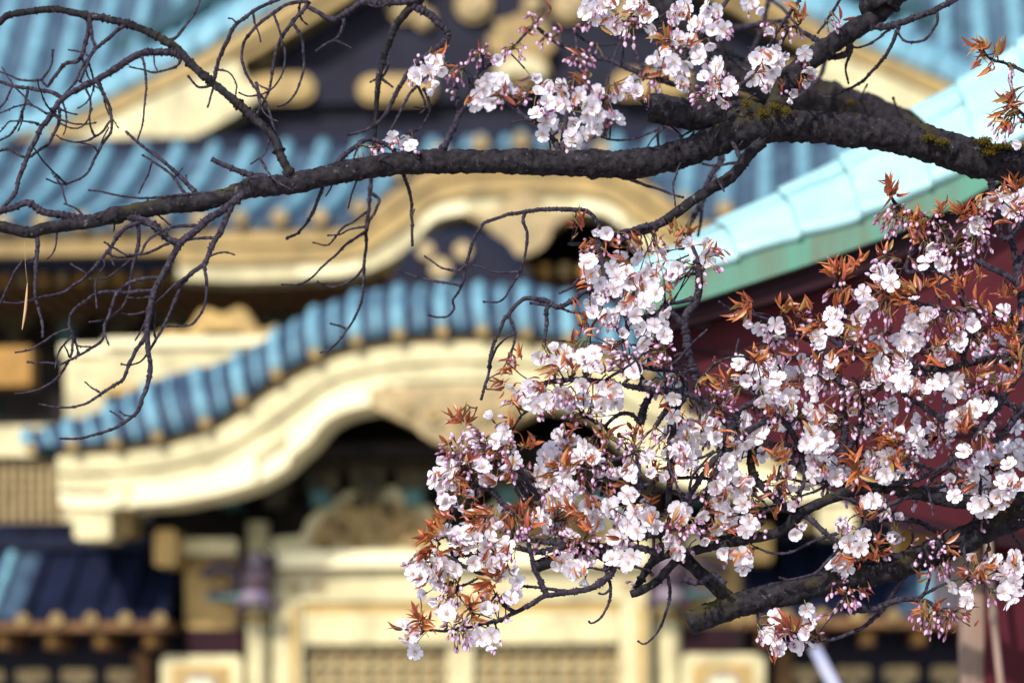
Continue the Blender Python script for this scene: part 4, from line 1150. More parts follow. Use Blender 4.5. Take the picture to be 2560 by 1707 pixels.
# ------------------------------------------------------------------ blossom
frng = np.random.default_rng(5)
def petal(open_, r):
    """One petal in its own frame: x outward, z up the flower axis. Returns verts(5x5), colours."""
    ss = [0.05, 0.28, 0.52, 0.78, 0.95, 1.0]; hw = [0.022, 0.095, 0.175, 0.205, 0.145, 0.085]
    V = []; C = []
    th = open_ + r.normal(0, 0.10); tw = r.normal(0, 0.10); cup = 0.05 + r.uniform(-0.06, 0.10)
    for s_, h in zip(ss, hw):
        for t in (-1, -0.5, 0, 0.5, 1):
            L = 0.5*s_ - (0.06 if (s_ == 1.0 and t == 0) else 0) - 0.02*abs(t)*(s_ > 0.9)
            x = L*math.cos(th) - cup*0.2*s_*s_; z = L*math.sin(th) + cup*s_*s_*0.5*(1 - abs(math.sin(th))) + 0.03*t*t*(h/0.205) + 0.012*math.sin(5*t + 9*s_ + tw*9)
            y = t*h*(1 + 0.05*r.normal())
            V.append((x, y, z + tw*y))
            k = max(0.0, 1 - s_*2.4); e = max(0, s_ - 0.7)*0.10
            C.append((0.90 - 0.09*k, 0.845 - 0.27*k - e*0.45, 0.91 - 0.15*k - e*0.2))
    F = [(i*5+j, i*5+j+1, (i+1)*5+j+1, (i+1)*5+j) for i in range(5) for j in range(4)]
    return np.array(V), F, C
def make_flower(open_, r, npet=5, stamens=True):
    mb = MB(); ph0 = r.uniform(0, 6.28)
    for k in range(npet):
        V, F, C = petal(open_, r); a = ph0 + k*2*math.pi/5 + r.normal(0, 0.07)
        ca, sa = math.cos(a), math.sin(a)
        W = np.c_[V[:, 0]*ca - V[:, 1]*sa, V[:, 0]*sa + V[:, 1]*ca, V[:, 2] + 0.006*k]
        mb.add(W, F, 'blossom', True, C)
    mb.ball((0, 0, 0.0), 0.05, 'blossom', 8, 5, (1, 1, 0.5), (0.55, 0.42, 0.22))
    if stamens:
        for k in range(15):
            a = k*2.4; t = r.uniform(0.25, 0.75) if open_ < 0.6 else r.uniform(0.05, 0.3); L = r.uniform(0.17, 0.27)
            d = np.array([math.cos(a)*math.sin(t), math.sin(a)*math.sin(t), math.cos(t)])
            mb.tube([(0, 0, 0.01), d*L*0.5, d*L], 0.0065, 'blossom', 3, False, cap=False, cols=(0.80, 0.76, 0.58))
            mb.ball(d*L, 0.017, 'blossom', 5, 3, (1, 1, 1), (0.62, 0.42, 0.10))
    # calyx behind
    mb.tube([(0, 0, -0.24), (0, 0, -0.17), (0, 0, -0.06), (0, 0, 0.0)], [0.022, 0.05, 0.052, 0.03], 'blossom', 6, True, cols=(0.24, 0.10, 0.08))
    for k in range(5):
        a = ph0 + 0.63 + k*2*math.pi/5
        p = np.array([math.cos(a), math.sin(a), 0]); q = np.array([-math.sin(a), math.cos(a), 0])
        z = np.array([0, 0, 1.0]); th = min(open_, 0.9) - 0.15
        mb.add([q*0.03 - z*0.03, -q*0.03 - z*0.03, p*0.19*math.cos(th) + z*(0.19*math.sin(th) - 0.03)], [(0, 1, 2)], 'blossom', False, [(0.28, 0.10, 0.10)]*3)
    return mb
FLOWERS = [make_flower(o_, frng) for o_ in (0.10, 0.18, 0.28, 0.35, 0.15, 0.22)]
HALF = [make_flower(o_, frng) for o_ in (0.75, 0.95, 1.1)]
def make_bud(r, ripe):
    mb = MB(); col = (0.70, 0.52, 0.68) if ripe > 0.5 else (0.46, 0.25, 0.40)
    zs = np.linspace(-0.02, 0.34, 7); rr = np.array([0.03, 0.075, 0.10, 0.10, 0.085, 0.055, 0.015]) * (1.05 if ripe > 0.5 else 0.85)
    mb.tube([(0, 0, z) for z in zs], rr, 'blossom', 7, True, cols=col)
    n = len(mb.v); mb.c = [tuple(np.array(col)*(0.9 + 0.35*max(0, (v[2]-0.05)/0.3))) for v in mb.v]
    mb.tube([(0, 0, -0.26), (0, 0, -0.18), (0, 0, -0.04), (0, 0, 0.03)], [0.02, 0.045, 0.058, 0.06], 'blossom', 6, True, cols=(0.26, 0.11, 0.09))
    for k in range(5):
        a = k*1.257; p = np.array([math.cos(a), math.sin(a), 0]); q = np.array([-math.sin(a), math.cos(a), 0])
        mb.add([q*0.03 + p*0.062, -q*0.03 + p*0.062, p*0.10 + np.array([0, 0, 0.16])], [(0, 1, 2)], 'blossom', False, [(0.25, 0.09, 0.10)]*3)
    return mb
BUDS = [make_bud(frng, v) for v in (0.2, 0.9, 0.9, 0.3)]
def make_leaf(r):
    """Young folded leaf, unit length along x."""
    n = 8; V = []; C = []; curl = r.uniform(0.3, 1.1); fold = r.uniform(0.25, 0.6); side = r.normal(0, 0.25)
    base = np.array([(0.54, 0.125, 0.040), (0.60, 0.20, 0.05), (0.40, 0.085, 0.04), (0.55, 0.14, 0.045), (0.40, 0.22, 0.055), (0.30, 0.075, 0.03)][r.integers(6)])
    for i in range(n):
        t = i/(n-1); w = 0.14*math.sin(math.pi*min(1, t**0.8*0.97 + 0.03))**0.9*(1 - 0.35*t)
        x = t*(1 - 0.12*curl*t); z = -0.32*curl*t*t + 0.18*t; y0 = side*t*t
        for e in (-1, -0.5, 0, 0.5, 1):
            jag = 1 + 0.08*((i % 2)*2-1)*(abs(e) == 1)
            V.append((x, y0 + e*w*jag, z + abs(e)*w*fold*1.6)); k = 0.75 + 0.35*t + r.normal(0, 0.04) - (0.15 if e == 0 else 0)
            C.append(tuple(np.clip(base*k, 0.01, 0.9)))
    F = [(i*5+j, i*5+j+1, (i+1)*5+j+1, (i+1)*5+j) for i in range(n-1) for j in range(4)]
    mb = MB(); mb.add(V, F, 'young_leaf', True, C); return mb
LEAVES = [make_leaf(frng) for _ in range(24)]
def frame_to(d, spin=0.0, up=None):
    d = np.asarray(d, float); d = d/np.linalg.norm(d)
    a = np.cross(d, up if up is not None else (0.3, 0.2, 1.0)); 
    if np.linalg.norm(a) < 1e-3: a = np.cross(d, (1, 0, 0))
    a /= np.linalg.norm(a); b = np.cross(d, a)
    c, s_ = math.cos(spin), math.sin(spin)
    return np.stack([a*c + b*s_, b*c - a*s_, d], 1)     # columns: x, y, z(axis)
def put(mb, src, M, pos, sc):
    V = np.array(src.v) @ (M*sc).T + pos
    o = len(mb.v); mb.v.extend(map(tuple, V)); mb.c.extend(src.c)
    idx = [mb.mi(n) for n in src.mats]
    mb.f.extend([[j + o for j in f] for f in src.f]); mb.m.extend([idx[k] for k in src.m]); mb.sm.extend(src.sm)

W_ = {'B': "600,470,100 540,530,80 580,590,50 680,470,70 660,420,60 600,400,50 440,960,70 480,990,60 350,930,60 960,600,80 1040,560,80 1090,540,70 930,650,60 1010,660,80 1040,690,60 990,540,70 1060,395,50 1200,630,50 1310,530,45 1330,640,80 1420,600,85 1480,570,80 1520,620,70 1400,700,90 1480,700,80 1330,780,60 1380,830,80 1430,820,60 1520,710,60 1610,650,70 1660,700,90 1740,620,85 1860,630,70 1700,740,100 1790,760,90 1840,790,60 1660,770,80 1720,700,85 1990,540,70 1960,610,75 2010,620,50 1570,930,70 1640,900,80 1600,970,70 1700,860,75 1560,900,60 1700,60,90 1780,40,90 1830,30,70 1660,90,70 1720,110,60 2020,30,70 2050,90,70 2090,120,60 1990,10,60 1850,180,55 1900,220,40 2290,70,60 2320,100,50 2240,280,70 2290,260,70 2200,360,65 2140,410,60 2110,440,50 2260,420,80 2230,480,80 2290,500,90 2310,560,70",
'C': "20,70,60 180,50,90 260,60,80 130,160,70 190,180,80 250,140,70 220,210,50 480,10,70 510,50,50 30,290,70 200,290,50 40,430,90 20,500,70 130,400,70 190,470,85 250,440,75 170,530,50 270,520,70 350,570,50 230,600,60 320,610,60 20,560,60 540,370,75 520,420,60 650,330,60 700,380,75 600,400,70 660,430,60 560,500,90 640,530,90 700,510,80 600,570,70 840,365,60 760,610,50 730,640,50 820,540,40 880,500,35 630,190,40 2240,1425,60 2130,1350,70 2210,1410,70 2010,1530,60 1990,1480,40 2290,1330,60 2180,1320,60 2310,960,30",
'E': "1800,70,80 1740,30,50 1890,200,75 1680,270,85 1690,350,70 1830,290,60 1930,310,85 1960,400,100 2110,280,80 2200,200,80 2250,340,90 2290,280,50 2060,430,90 2140,460,90 1730,480,90 1700,520,70 1850,440,80 1710,610,90 1840,620,90 1990,620,90 2080,560,60 2190,600,90 2120,690,100 2000,720,80 1900,740,60 1820,820,70 1910,880,70 1980,1000,75 2040,800,80 1340,900,90 1450,930,100 1530,930,70 1700,950,90 1780,990,90 1640,900,60 1170,1100,90 1300,1100,80 1250,1160,90 1350,1130,90 1330,1230,90 1430,1230,100 1500,1120,90 1560,1210,90 1640,1080,80 1640,1200,80 1780,1100,100 1870,1130,90 1860,1210,80 1770,1200,80 2260,1170,60 1030,1320,50 1120,1420,70 1060,1470,60 1480,1440,90 1580,1470,90 1530,1530,90 1650,1490,90 1430,1530,80 1700,1530,70 2280,1450,70 2300,1540,80 1400,1190,80 1290,1200,80 2050,330,70 2180,280,70 1870,360,70 1780,430,70 1770,560,80 1920,560,70 2000,560,60 2230,430,50",
'F': "60,150,60 150,130,80 180,220,80 30,300,50 1690,130,40 1720,230,70 1780,270,60 2010,0,40 1350,330,60 1420,320,80 1370,380,70 1230,470,60 1300,500,80 1260,550,70 540,700,90 640,680,80 580,770,70 470,640,50 690,710,50 1065,610,75 1065,700,85 1190,640,75 1190,700,60 1580,640,80 1660,600,80 1620,680,80 1570,690,70 1700,610,60 2180,600,70 1950,660,70 1970,690,50 1340,770,80 1480,760,90 1520,800,80 1590,810,70 1500,910,90 1360,940,90 1350,1000,80 1480,1020,90 1380,1050,80 1430,1090,80 1510,1080,60 930,770,60 950,810,40 1890,790,80 1900,840,80 1740,850,80 1740,900,60 400,950,70 450,980,80 440,1060,80 545,1080,75 660,1060,80 620,1130,70 720,1150,85 640,1190,70 700,1220,60 610,960,80 560,880,40 800,1010,70 870,970,60 1020,930,60 1010,1000,70 900,1090,60 1240,1090,50 1590,1060,80 1640,1140,80 1760,1060,90 1860,1050,90 1870,1110,90 1830,1150,70 1930,1120,60 870,1260,90 910,1310,80 960,1280,60 1160,1260,40 850,1300,50 980,1370,70 900,1420,80 990,1450,85 920,1500,90 980,1550,70 1060,1310,40 850,1480,70 1510,1350,40 1600,1420,80 1620,1500,90 1520,1450,70 1340,1520,70 1700,1380,60 1830,1350,70 1930,1330,70 1990,1250,60 2100,1230,60 1900,1290,60 2270,1370,70 1920,1540,70 2080,1550,80 2150,1530,80 2290,1500,80 180,1330,90 80,1370,90 250,1360,80 60,1500,90 30,1440,80 130,1440,80 240,1440,70 370,1490,80 440,1480,60 530,1430,70 570,1380,60 760,1040,60 840,930,50 690,950,60 500,1000,60",
'H': "740,120,80 700,60,80 830,60,70 960,120,80 1000,190,70 1070,180,50 880,250,50 680,220,60 690,290,60 720,350,60 820,370,80 890,390,70 780,300,50 1180,70,60 720,540,80 800,560,80 850,610,90 780,630,60 930,610,80 980,650,80 1080,530,75 1010,590,70 1040,490,50 470,770,70 500,830,80 550,860,60 580,830,60 660,750,80 720,760,70 780,790,60 900,750,60 880,660,60 640,830,70 670,890,80 750,1030,50 650,1000,50 1030,760,80 1080,740,70 1160,800,70 1200,880,80 1180,950,70 1150,1000,80 1080,820,60 970,1070,80 1050,1090,80 1000,980,60 720,1100,60 940,1260,60 1020,1240,70 1010,1290,50 430,1180,70 510,1210,80 450,1280,70 540,1240,70 1350,440,70 1310,430,50 1560,570,80 1120,640,70 1480,760,75 1560,800,80 1620,790,70 1530,720,60 1680,730,60 1840,730,70 1910,720,80 1900,790,70 1980,710,60 1660,850,40 1390,40,90 1470,60,80 1540,190,80 1430,200,80 1480,270,90 1450,320,80 1580,270,85 1640,260,70 1530,330,50 1380,200,70 1340,130,60 1500,130,70 1700,350,90 1660,370,70 1780,420,85 1820,370,80 1900,340,80 1750,480,70 1880,470,85 1990,420,75 2050,350,70 2070,470,90 1950,500,70 2130,510,70 2000,540,60 2100,430,70 1990,300,60 1850,580,80 1900,600,60 1600,40,70 1710,40,70 1880,160,70 1970,150,80 1940,100,80 1960,190,60 2120,60,80 2080,160,50 2210,190,50 2290,40,60 2280,400,70 2300,450,70 2240,620,70 2290,680,80 2200,590,40 760,210,60 650,160,60 1100,700,60 600,780,60",
'I': "50,60,80 110,110,70 30,20,60 310,60,90 340,130,100 290,180,90 400,190,80 460,220,70 240,240,80 330,270,90 430,270,60 260,340,85 350,400,90 420,360,85 250,440,80 320,490,70 470,480,75 500,510,50 140,440,60 10,400,50 80,540,40 740,150,60 770,220,50 780,380,40 800,500,40 775,550,45 160,590,30 30,690,50 330,670,80 420,700,90 480,710,70 430,770,60 300,690,50 960,20,80 890,60,80 940,120,80 1000,150,80 900,160,70 1100,120,80 1060,180,60 1260,90,70 1310,40,80 1330,110,70 1390,150,70 1450,200,85 1250,130,60 1370,50,60 1580,40,50 1300,340,70 1340,360,60 1270,350,50 1380,420,40 1080,470,60 1100,520,60 1460,460,50 1440,530,70 1400,580,60 1460,560,50 1240,560,60 1140,620,75 1210,650,95 1160,690,60 1070,740,60 1090,820,75 1120,790,60 1050,780,40 1980,710,60 2030,770,70 1930,890,60 1930,930,60 1990,950,70 2280,700,80 2230,760,80 2290,800,80 2200,830,70 2260,880,80 2300,930,60 2180,950,60 2210,1020,70 2240,980,60 640,1120,70 610,1180,70 590,1240,70 630,1280,70 660,1330,70 720,1310,85 680,1200,50 850,1070,65 890,1130,70 880,1170,60 850,1240,80 890,1280,70 820,1320,80 770,1330,50 1840,200,80 1880,270,80 1850,310,60 1990,160,80 2040,180,60 2160,180,50 2000,240,80 1950,290,80 2090,260,80 2180,220,80 2220,270,80 2140,310,85 2060,330,80 2000,370,70 2050,390,90 2100,400,60 2170,340,60 2050,60,90 2110,40,90 2020,110,60 2180,130,60 2270,50,60 2150,20,60 2230,200,60"}
B_ = {'B': "230,1000,70 180,1020,60 280,1010,60 960,350,80 920,370,60 1020,330,60 1170,310,70 1210,350,60 1160,370,60 1300,140,80 1270,190,60 1330,110,60 1430,230,70 1390,280,60 1590,200,55 1630,400,80 1580,400,70 1680,420,70 1730,330,60 1200,600,70 1220,560,60 1270,620,60 1800,590,70 1900,580,60 2000,580,60 2090,600,80 2140,610,50 780,490,70 830,460,60 740,620,50 1640,540,70 1500,830,40 1980,210,50 1930,210,40 1890,110,60 1960,90,50",
'C': "300,560,80 130,620,90 60,640,60 360,520,60 170,610,60 640,200,60 720,190,60 780,180,60 1050,180,60 1070,130,50 870,500,50 820,410,40 2200,510,50 2230,500,40 2180,830,80 2230,820,70 2260,870,50 1430,1430,80 1380,1440,70 1490,1430,80 1560,1440,80 1640,1450,80 1400,1520,60 1480,1510,70 2060,1400,60 2000,1440,60 2100,1460,50 1940,1500,70 2290,1400,60 1690,1530,70",
'E': "1680,130,70 1880,60,60 1940,130,50 1650,160,50 1760,160,60 1650,830,80 1690,880,60 1900,790,80 1910,880,110 1960,920,100 1850,900,70 2150,820,100 2230,870,60 2210,790,60 1620,1270,70 1580,1290,50 2090,1080,70 2160,1120,60 2190,1060,70 880,1400,90 960,1430,100 780,1500,100 1060,1470,80 1140,1500,80 820,1450,80 920,1500,80 1000,1520,80 1790,1450,80 1960,1460,100 2080,1430,80 1980,1540,80 2140,1450,60 1170,890,40 1500,1180,60 1430,1130,60 1600,1130,60 1800,700,60 2180,320,40 2060,120,60 2160,130,50",
'F': "260,200,80 180,340,60 250,290,40 1640,110,100 1750,50,100 1850,170,120 2000,120,110 1980,230,90 2080,100,70 1840,330,60 1620,240,60 2050,40,60 1700,190,60 1400,220,80 1340,280,60 1060,330,70 980,450,40 1130,430,50 1350,570,80 1400,600,70 640,800,80 700,830,80 800,640,70 880,600,60 560,870,60 1830,580,90 1930,560,100 2010,540,80 2090,590,70 1800,680,70 1240,740,60 1300,720,60 880,850,60 1990,800,80 2040,750,60 250,1130,80 150,1080,60 350,1120,80 300,1200,80 260,1260,70 390,880,30 680,880,60 980,1050,80 1060,1130,90 1170,1120,90 1250,1180,80 820,1080,80 1560,1150,80 1680,1090,60 2030,1120,80 2100,1050,80 1350,1290,70 1200,1350,80 1150,1370,60 1250,1270,70 1440,1400,80 1750,1440,90 2050,1450,90 580,1240,80 690,1230,80 760,1300,70 20,1280,60 1100,600,50 1130,760,60 1180,800,60 960,900,60 2200,700,70 2250,650,60 2150,850,70 2250,950,70 1700,720,60 1420,680,60 780,760,60 900,920,50",
'H': "640,120,50 760,40,60 860,60,80 900,120,70 1050,60,100 1150,100,80 1270,110,80 750,900,80 690,960,80 780,970,60 1080,1010,60 760,1170,80 830,1160,80 870,1120,60 800,1240,70 840,1260,60 870,1270,50 1230,480,80 1280,570,90 1050,640,70 1110,680,50 1190,690,50 1370,610,60 1650,580,110 1600,630,90 1750,610,70 1470,690,50 1520,550,70 1840,670,70 1710,720,50 1800,170,90 1760,140,60 2290,80,60 2270,520,80 1660,180,60 1720,130,60 2160,640,50",
'I': "60,480,90 140,520,60 220,530,60 150,350,40 150,280,50 540,380,40 450,300,40 640,240,60 690,170,60 550,540,40 760,290,60 980,190,70 1110,190,60 1480,60,80 1400,60,70 1100,920,90 1180,920,80 1130,960,80 1200,990,60 1240,890,50 1080,1000,50 1030,930,40 1650,640,100 1760,640,100 1740,740,90 1820,700,80 1800,780,60 1700,780,50 1600,690,40 1890,690,40 1950,820,60 2010,860,50 1640,1080,80 1700,1110,90 1780,1120,80 1860,1080,80 1620,1150,60 1690,1180,60 1800,1180,60 1900,1120,60 770,1220,60 730,1190,50 1890,130,60"}
L_ = {'B': "1620,1490,110,6 1590,530,150,3 2180,300,180,5 2210,240,90,3 1880,60,90,3 1630,340,100,2 1280,170,120,2 1300,590,60,2 1640,520,140,3",
'C': "60,280,60,4 800,110,80,5 770,60,110,3 540,450,60,2 2000,330,180,5 1980,290,130,4 2080,300,70,4 2160,350,60,5 2000,420,205,4 2080,470,220,4 2200,700,180,6 2230,640,80,5 2180,760,210,5 2250,700,30,3 2260,780,0,3 2190,860,230,3 1400,1270,90,6 1370,1240,150,4 1460,1290,40,4 1400,1330,200,3 1600,1480,100,5 1640,1500,60,4 1560,1520,170,4 1760,1400,70,4 1740,1430,130,3 1870,1410,140,5 1930,1400,60,4 2000,1350,60,4 1900,1450,200,4 2250,1250,90,5 2220,1290,160,4 2300,1230,60,3",
'E': "1700,170,200,4 1860,150,330,2 2250,20,80,4 2290,130,60,3 1670,400,200,3 1960,510,200,2 1640,660,120,4 1620,720,80,2 1700,720,30,2 1560,800,170,2 1240,860,75,2 1150,940,180,4 1120,1010,200,4 1060,1080,190,3 1070,1130,215,3 1150,1230,260,2 1220,1180,250,2 1420,1000,200,5 1500,950,50,2 1560,960,100,3 1330,1100,220,3 1800,870,180,3 1830,840,190,3 2150,960,170,3 2200,1210,20,2 770,1330,170,6 800,1290,110,3 880,1310,70,4 1180,1350,60,3 760,1270,100,2 1300,1470,30,4 1260,1450,100,3 1790,1440,110,5 1980,1380,120,6 2060,1380,60,3 700,1460,160,2 1560,30,180,3",
'F': "40,40,60,3 60,30,100,3 240,160,30,3 1040,290,120,6 1000,300,150,4 1120,300,70,5 1200,240,80,5 1000,360,180,4 1130,350,40,4 1370,170,110,4 1570,70,170,4 1640,20,100,4 1440,470,170,6 1500,440,130,4 1560,430,120,5 1480,560,200,4 1660,400,60,4 1870,400,120,5 1960,370,60,4 2020,340,60,4 1760,480,150,3 2230,450,100,4 2150,440,130,4 2290,440,60,4 430,540,180,6 400,600,215,6 450,560,150,3 700,560,70,5 830,590,40,4 780,560,100,4 1080,510,90,5 940,640,95,4 900,690,200,6 860,760,230,4 1170,710,200,3 1340,440,160,4 1420,650,110,2 1560,580,200,3 490,870,120,4 560,900,40,5 640,920,10,3 350,1020,30,3 250,1060,150,5 920,900,110,4 1300,850,190,6 1260,920,230,5 1270,1000,230,3 1690,850,180,4 1760,800,60,4 1840,740,100,3 1860,880,40,3 2150,730,170,4 2240,720,40,4 1230,600,50,3 790,1080,180,3 1940,1020,120,4 2030,1000,40,5 1900,1370,100,7 1960,1350,50,5 1490,1410,40,5 1400,1460,170,6 1330,1500,210,4 2250,820,120,5 2280,880,100,4 600,1250,150,3 1150,1240,80,3 700,1540,60,4 260,1380,30,3 2300,620,80,4 2180,690,40,4 2260,1000,100,4 2200,1080,60,4 1050,880,60,3 1120,900,120,4",
'H': "700,440,150,4 650,500,160,5 600,560,170,6 570,620,200,7 560,700,220,6 640,700,260,4 590,530,110,3 960,420,170,6 900,460,180,6 950,520,230,5 1090,440,60,3 870,520,200,3 820,210,150,4 820,260,280,3 720,400,100,3 1200,380,110,3 1260,370,60,3 1290,480,90,5 1440,380,100,5 1540,400,150,5 1600,440,170,5 1650,500,150,5 1430,110,180,5 1400,170,210,4 1550,60,70,5 1500,30,100,4 1560,110,60,3 1820,270,80,3 1900,220,150,3 2140,90,60,5 2270,470,60,4 2120,340,30,2 1050,820,60,6 970,900,190,6 1000,940,210,3 1080,780,60,3 670,880,150,3 840,1020,170,4 880,1000,80,3 930,1140,0,3 540,1110,120,6 570,1090,60,4 600,1150,10,3 580,1210,330,4 400,1200,170,2 500,1150,160,4 1700,60,60,3 790,130,90,4",
'I': "680,30,40,5 520,30,80,2 1150,40,120,6 1080,50,170,4 1180,200,240,5 1230,220,310,5 1190,120,90,4 1480,30,70,5 1440,100,280,3 700,250,270,4 1180,440,170,4 1280,430,60,2 1350,640,60,3 1380,690,0,4 1280,720,150,4 1150,730,180,5 1240,940,340,3 1760,600,70,5 1830,590,40,4 1840,660,340,4 1900,200,200,4 1960,240,200,3 2150,210,10,4 2160,90,10,3 2100,800,350,4 2070,830,330,3 1900,820,180,4 1590,1070,180,3 1750,1050,60,4 1950,1060,0,4 690,1150,110,4 700,1190,150,5 760,1180,100,4 240,520,180,4 350,550,0,3 270,290,90,3 190,370,30,3 640,420,90,4 1500,40,60,3"}
ITEMS = []      # kind, px, py, size px, extra
for kind, D in (('W', W_), ('B', B_), ('L', L_)):
    for t, txt in D.items():
        ox, oy = TILE[t]
        for tok in txt.split():
            a = [float(x) for x in tok.split(',')]
            ITEMS.append([kind, ox + a[0]/S, oy + a[1]/S, a[2]/S if kind != 'L' else 0, a[2:] ])
for i_ in list(ITEMS):      # small bronze leaves and buds between the flowers
    if i_[0] in 'WB' and i_[3] > 18:
        if frng.random() < 0.30: ITEMS.append(['L', i_[1] + frng.normal(0, 14), i_[2] + frng.normal(0, 14), 0, [float(frng.uniform(20, 160)), 2.0]])
        if i_[0] == 'W' and frng.random() < 0.45: ITEMS.append(['B', i_[1] + frng.normal(0, 20), i_[2] + frng.normal(4, 16), 17.0, ['x']])
# shaded blossom deeper in the crown, behind the front sprays
for _ in range(150):
    x, y = frng.uniform(1680, 2560), frng.uniform(850, 1240)
    if y > 1160 and x < 1750 or (y < 900 and x < 2200): continue
    ITEMS.append(['W' if frng.random() < 0.45 else 'B', x, y, 26, ['deep']])
for _ in range(40):
    x, y = frng.uniform(1100, 1650), frng.uniform(1080, 1330)
    ITEMS.append(['W' if frng.random() < 0.5 else 'B', x, y, 24, ['deep']])
FD = 0.0385     # flower diameter in metres
xy = np.array([[i[1], i[2]] for i in ITEMS]); kinds = np.array([i[0] for i in ITEMS])
def kmeans(pts, n):
    c = pts[frng.choice(len(pts), n, replace=False)].copy()
    for _ in range(25):
        l_ = ((pts[:, None] - c[None])**2).sum(2).argmin(1)
        for k in range(n):
            if (l_ == k).any(): c[k] = pts[l_ == k].mean(0)
    return c
NW, NB = 70, 60
cen = np.vstack([kmeans(xy[kinds == 'W'], NW), kmeans(xy[kinds == 'B'], NB)]); NC = NW + NB
dist2 = ((xy[:, None] - cen[None])**2).sum(2)
dist2[np.ix_(kinds == 'W', np.arange(NW, NC))] = 1e9; dist2[np.ix_(kinds == 'B', np.arange(NW))] = 1e9
dist2[np.ix_(kinds == 'L', np.arange(NW, NC))] += 400.0
lab = dist2.argmin(1)
thinS = SAMP
def lead(px, py, deep=False):
    d = np.hypot(thinS[:, 0] - px, thinS[:, 1] - py) + 60*np.abs(np.clip(thinS[:, 2] - 5.55, 0.15, 9) - 0.15)
    i = int(d.argmin()); s_ = thinS[i]
    dep = float(np.clip(s_[2], 5.36, 6.15)) + (0.10 if deep else 0)
    return s_, dep, d[i]
CAMP = np.array([0, 0, EYE])
FLOWER_MESH = {}
def flower_mesh(k):
    if k not in FLOWER_MESH:
        s_ = MB(); put(s_, FLOWERS[k], np.eye(3), np.zeros(3), 1.0)
        o = s_.build('flower'); FLOWER_MESH[k] = o.data; bpy.data.objects.remove(o)
    return FLOWER_MESH[k]
PED = (0.30, 0.29, 0.11)
def stalk(mb, a, b, r0=0.0009, col=PED):
    a, b = np.asarray(a), np.asarray(b); L = np.linalg.norm(b-a)
    mid_ = (a+b)/2 + np.array([0, 0, 0.12*L]) + frng.normal(0, 0.05*L, 3)
    mb.tube([a, 0.35*a+0.5*mid_+0.15*b, mid_*0.6+b*0.4, b], r0, 'blossom', 4, True, cap=False, cols=col)
def pieces(idx, lim=44):
    left = list(idx); out = []
    while left:
        grp = [left.pop()]; j = 0
        while j < len(grp):
            near_ = [q for q in left if np.hypot(*(xy[q] - xy[grp[j]])) < lim]
            for q in near_: left.remove(q); grp.append(q)
            j += 1
        out.append(grp)
    return out
GROUPS = []
for k in range(NC):
    for grp in pieces(np.where(lab == k)[0]): GROUPS.append((k < NW, grp))
GROUPS.sort(key=lambda g_: -len(g_[1]))
lone = {True: MB(), False: MB()}; lone_leaf = MB(); made = {True: 0, False: 0}; tufts = 0
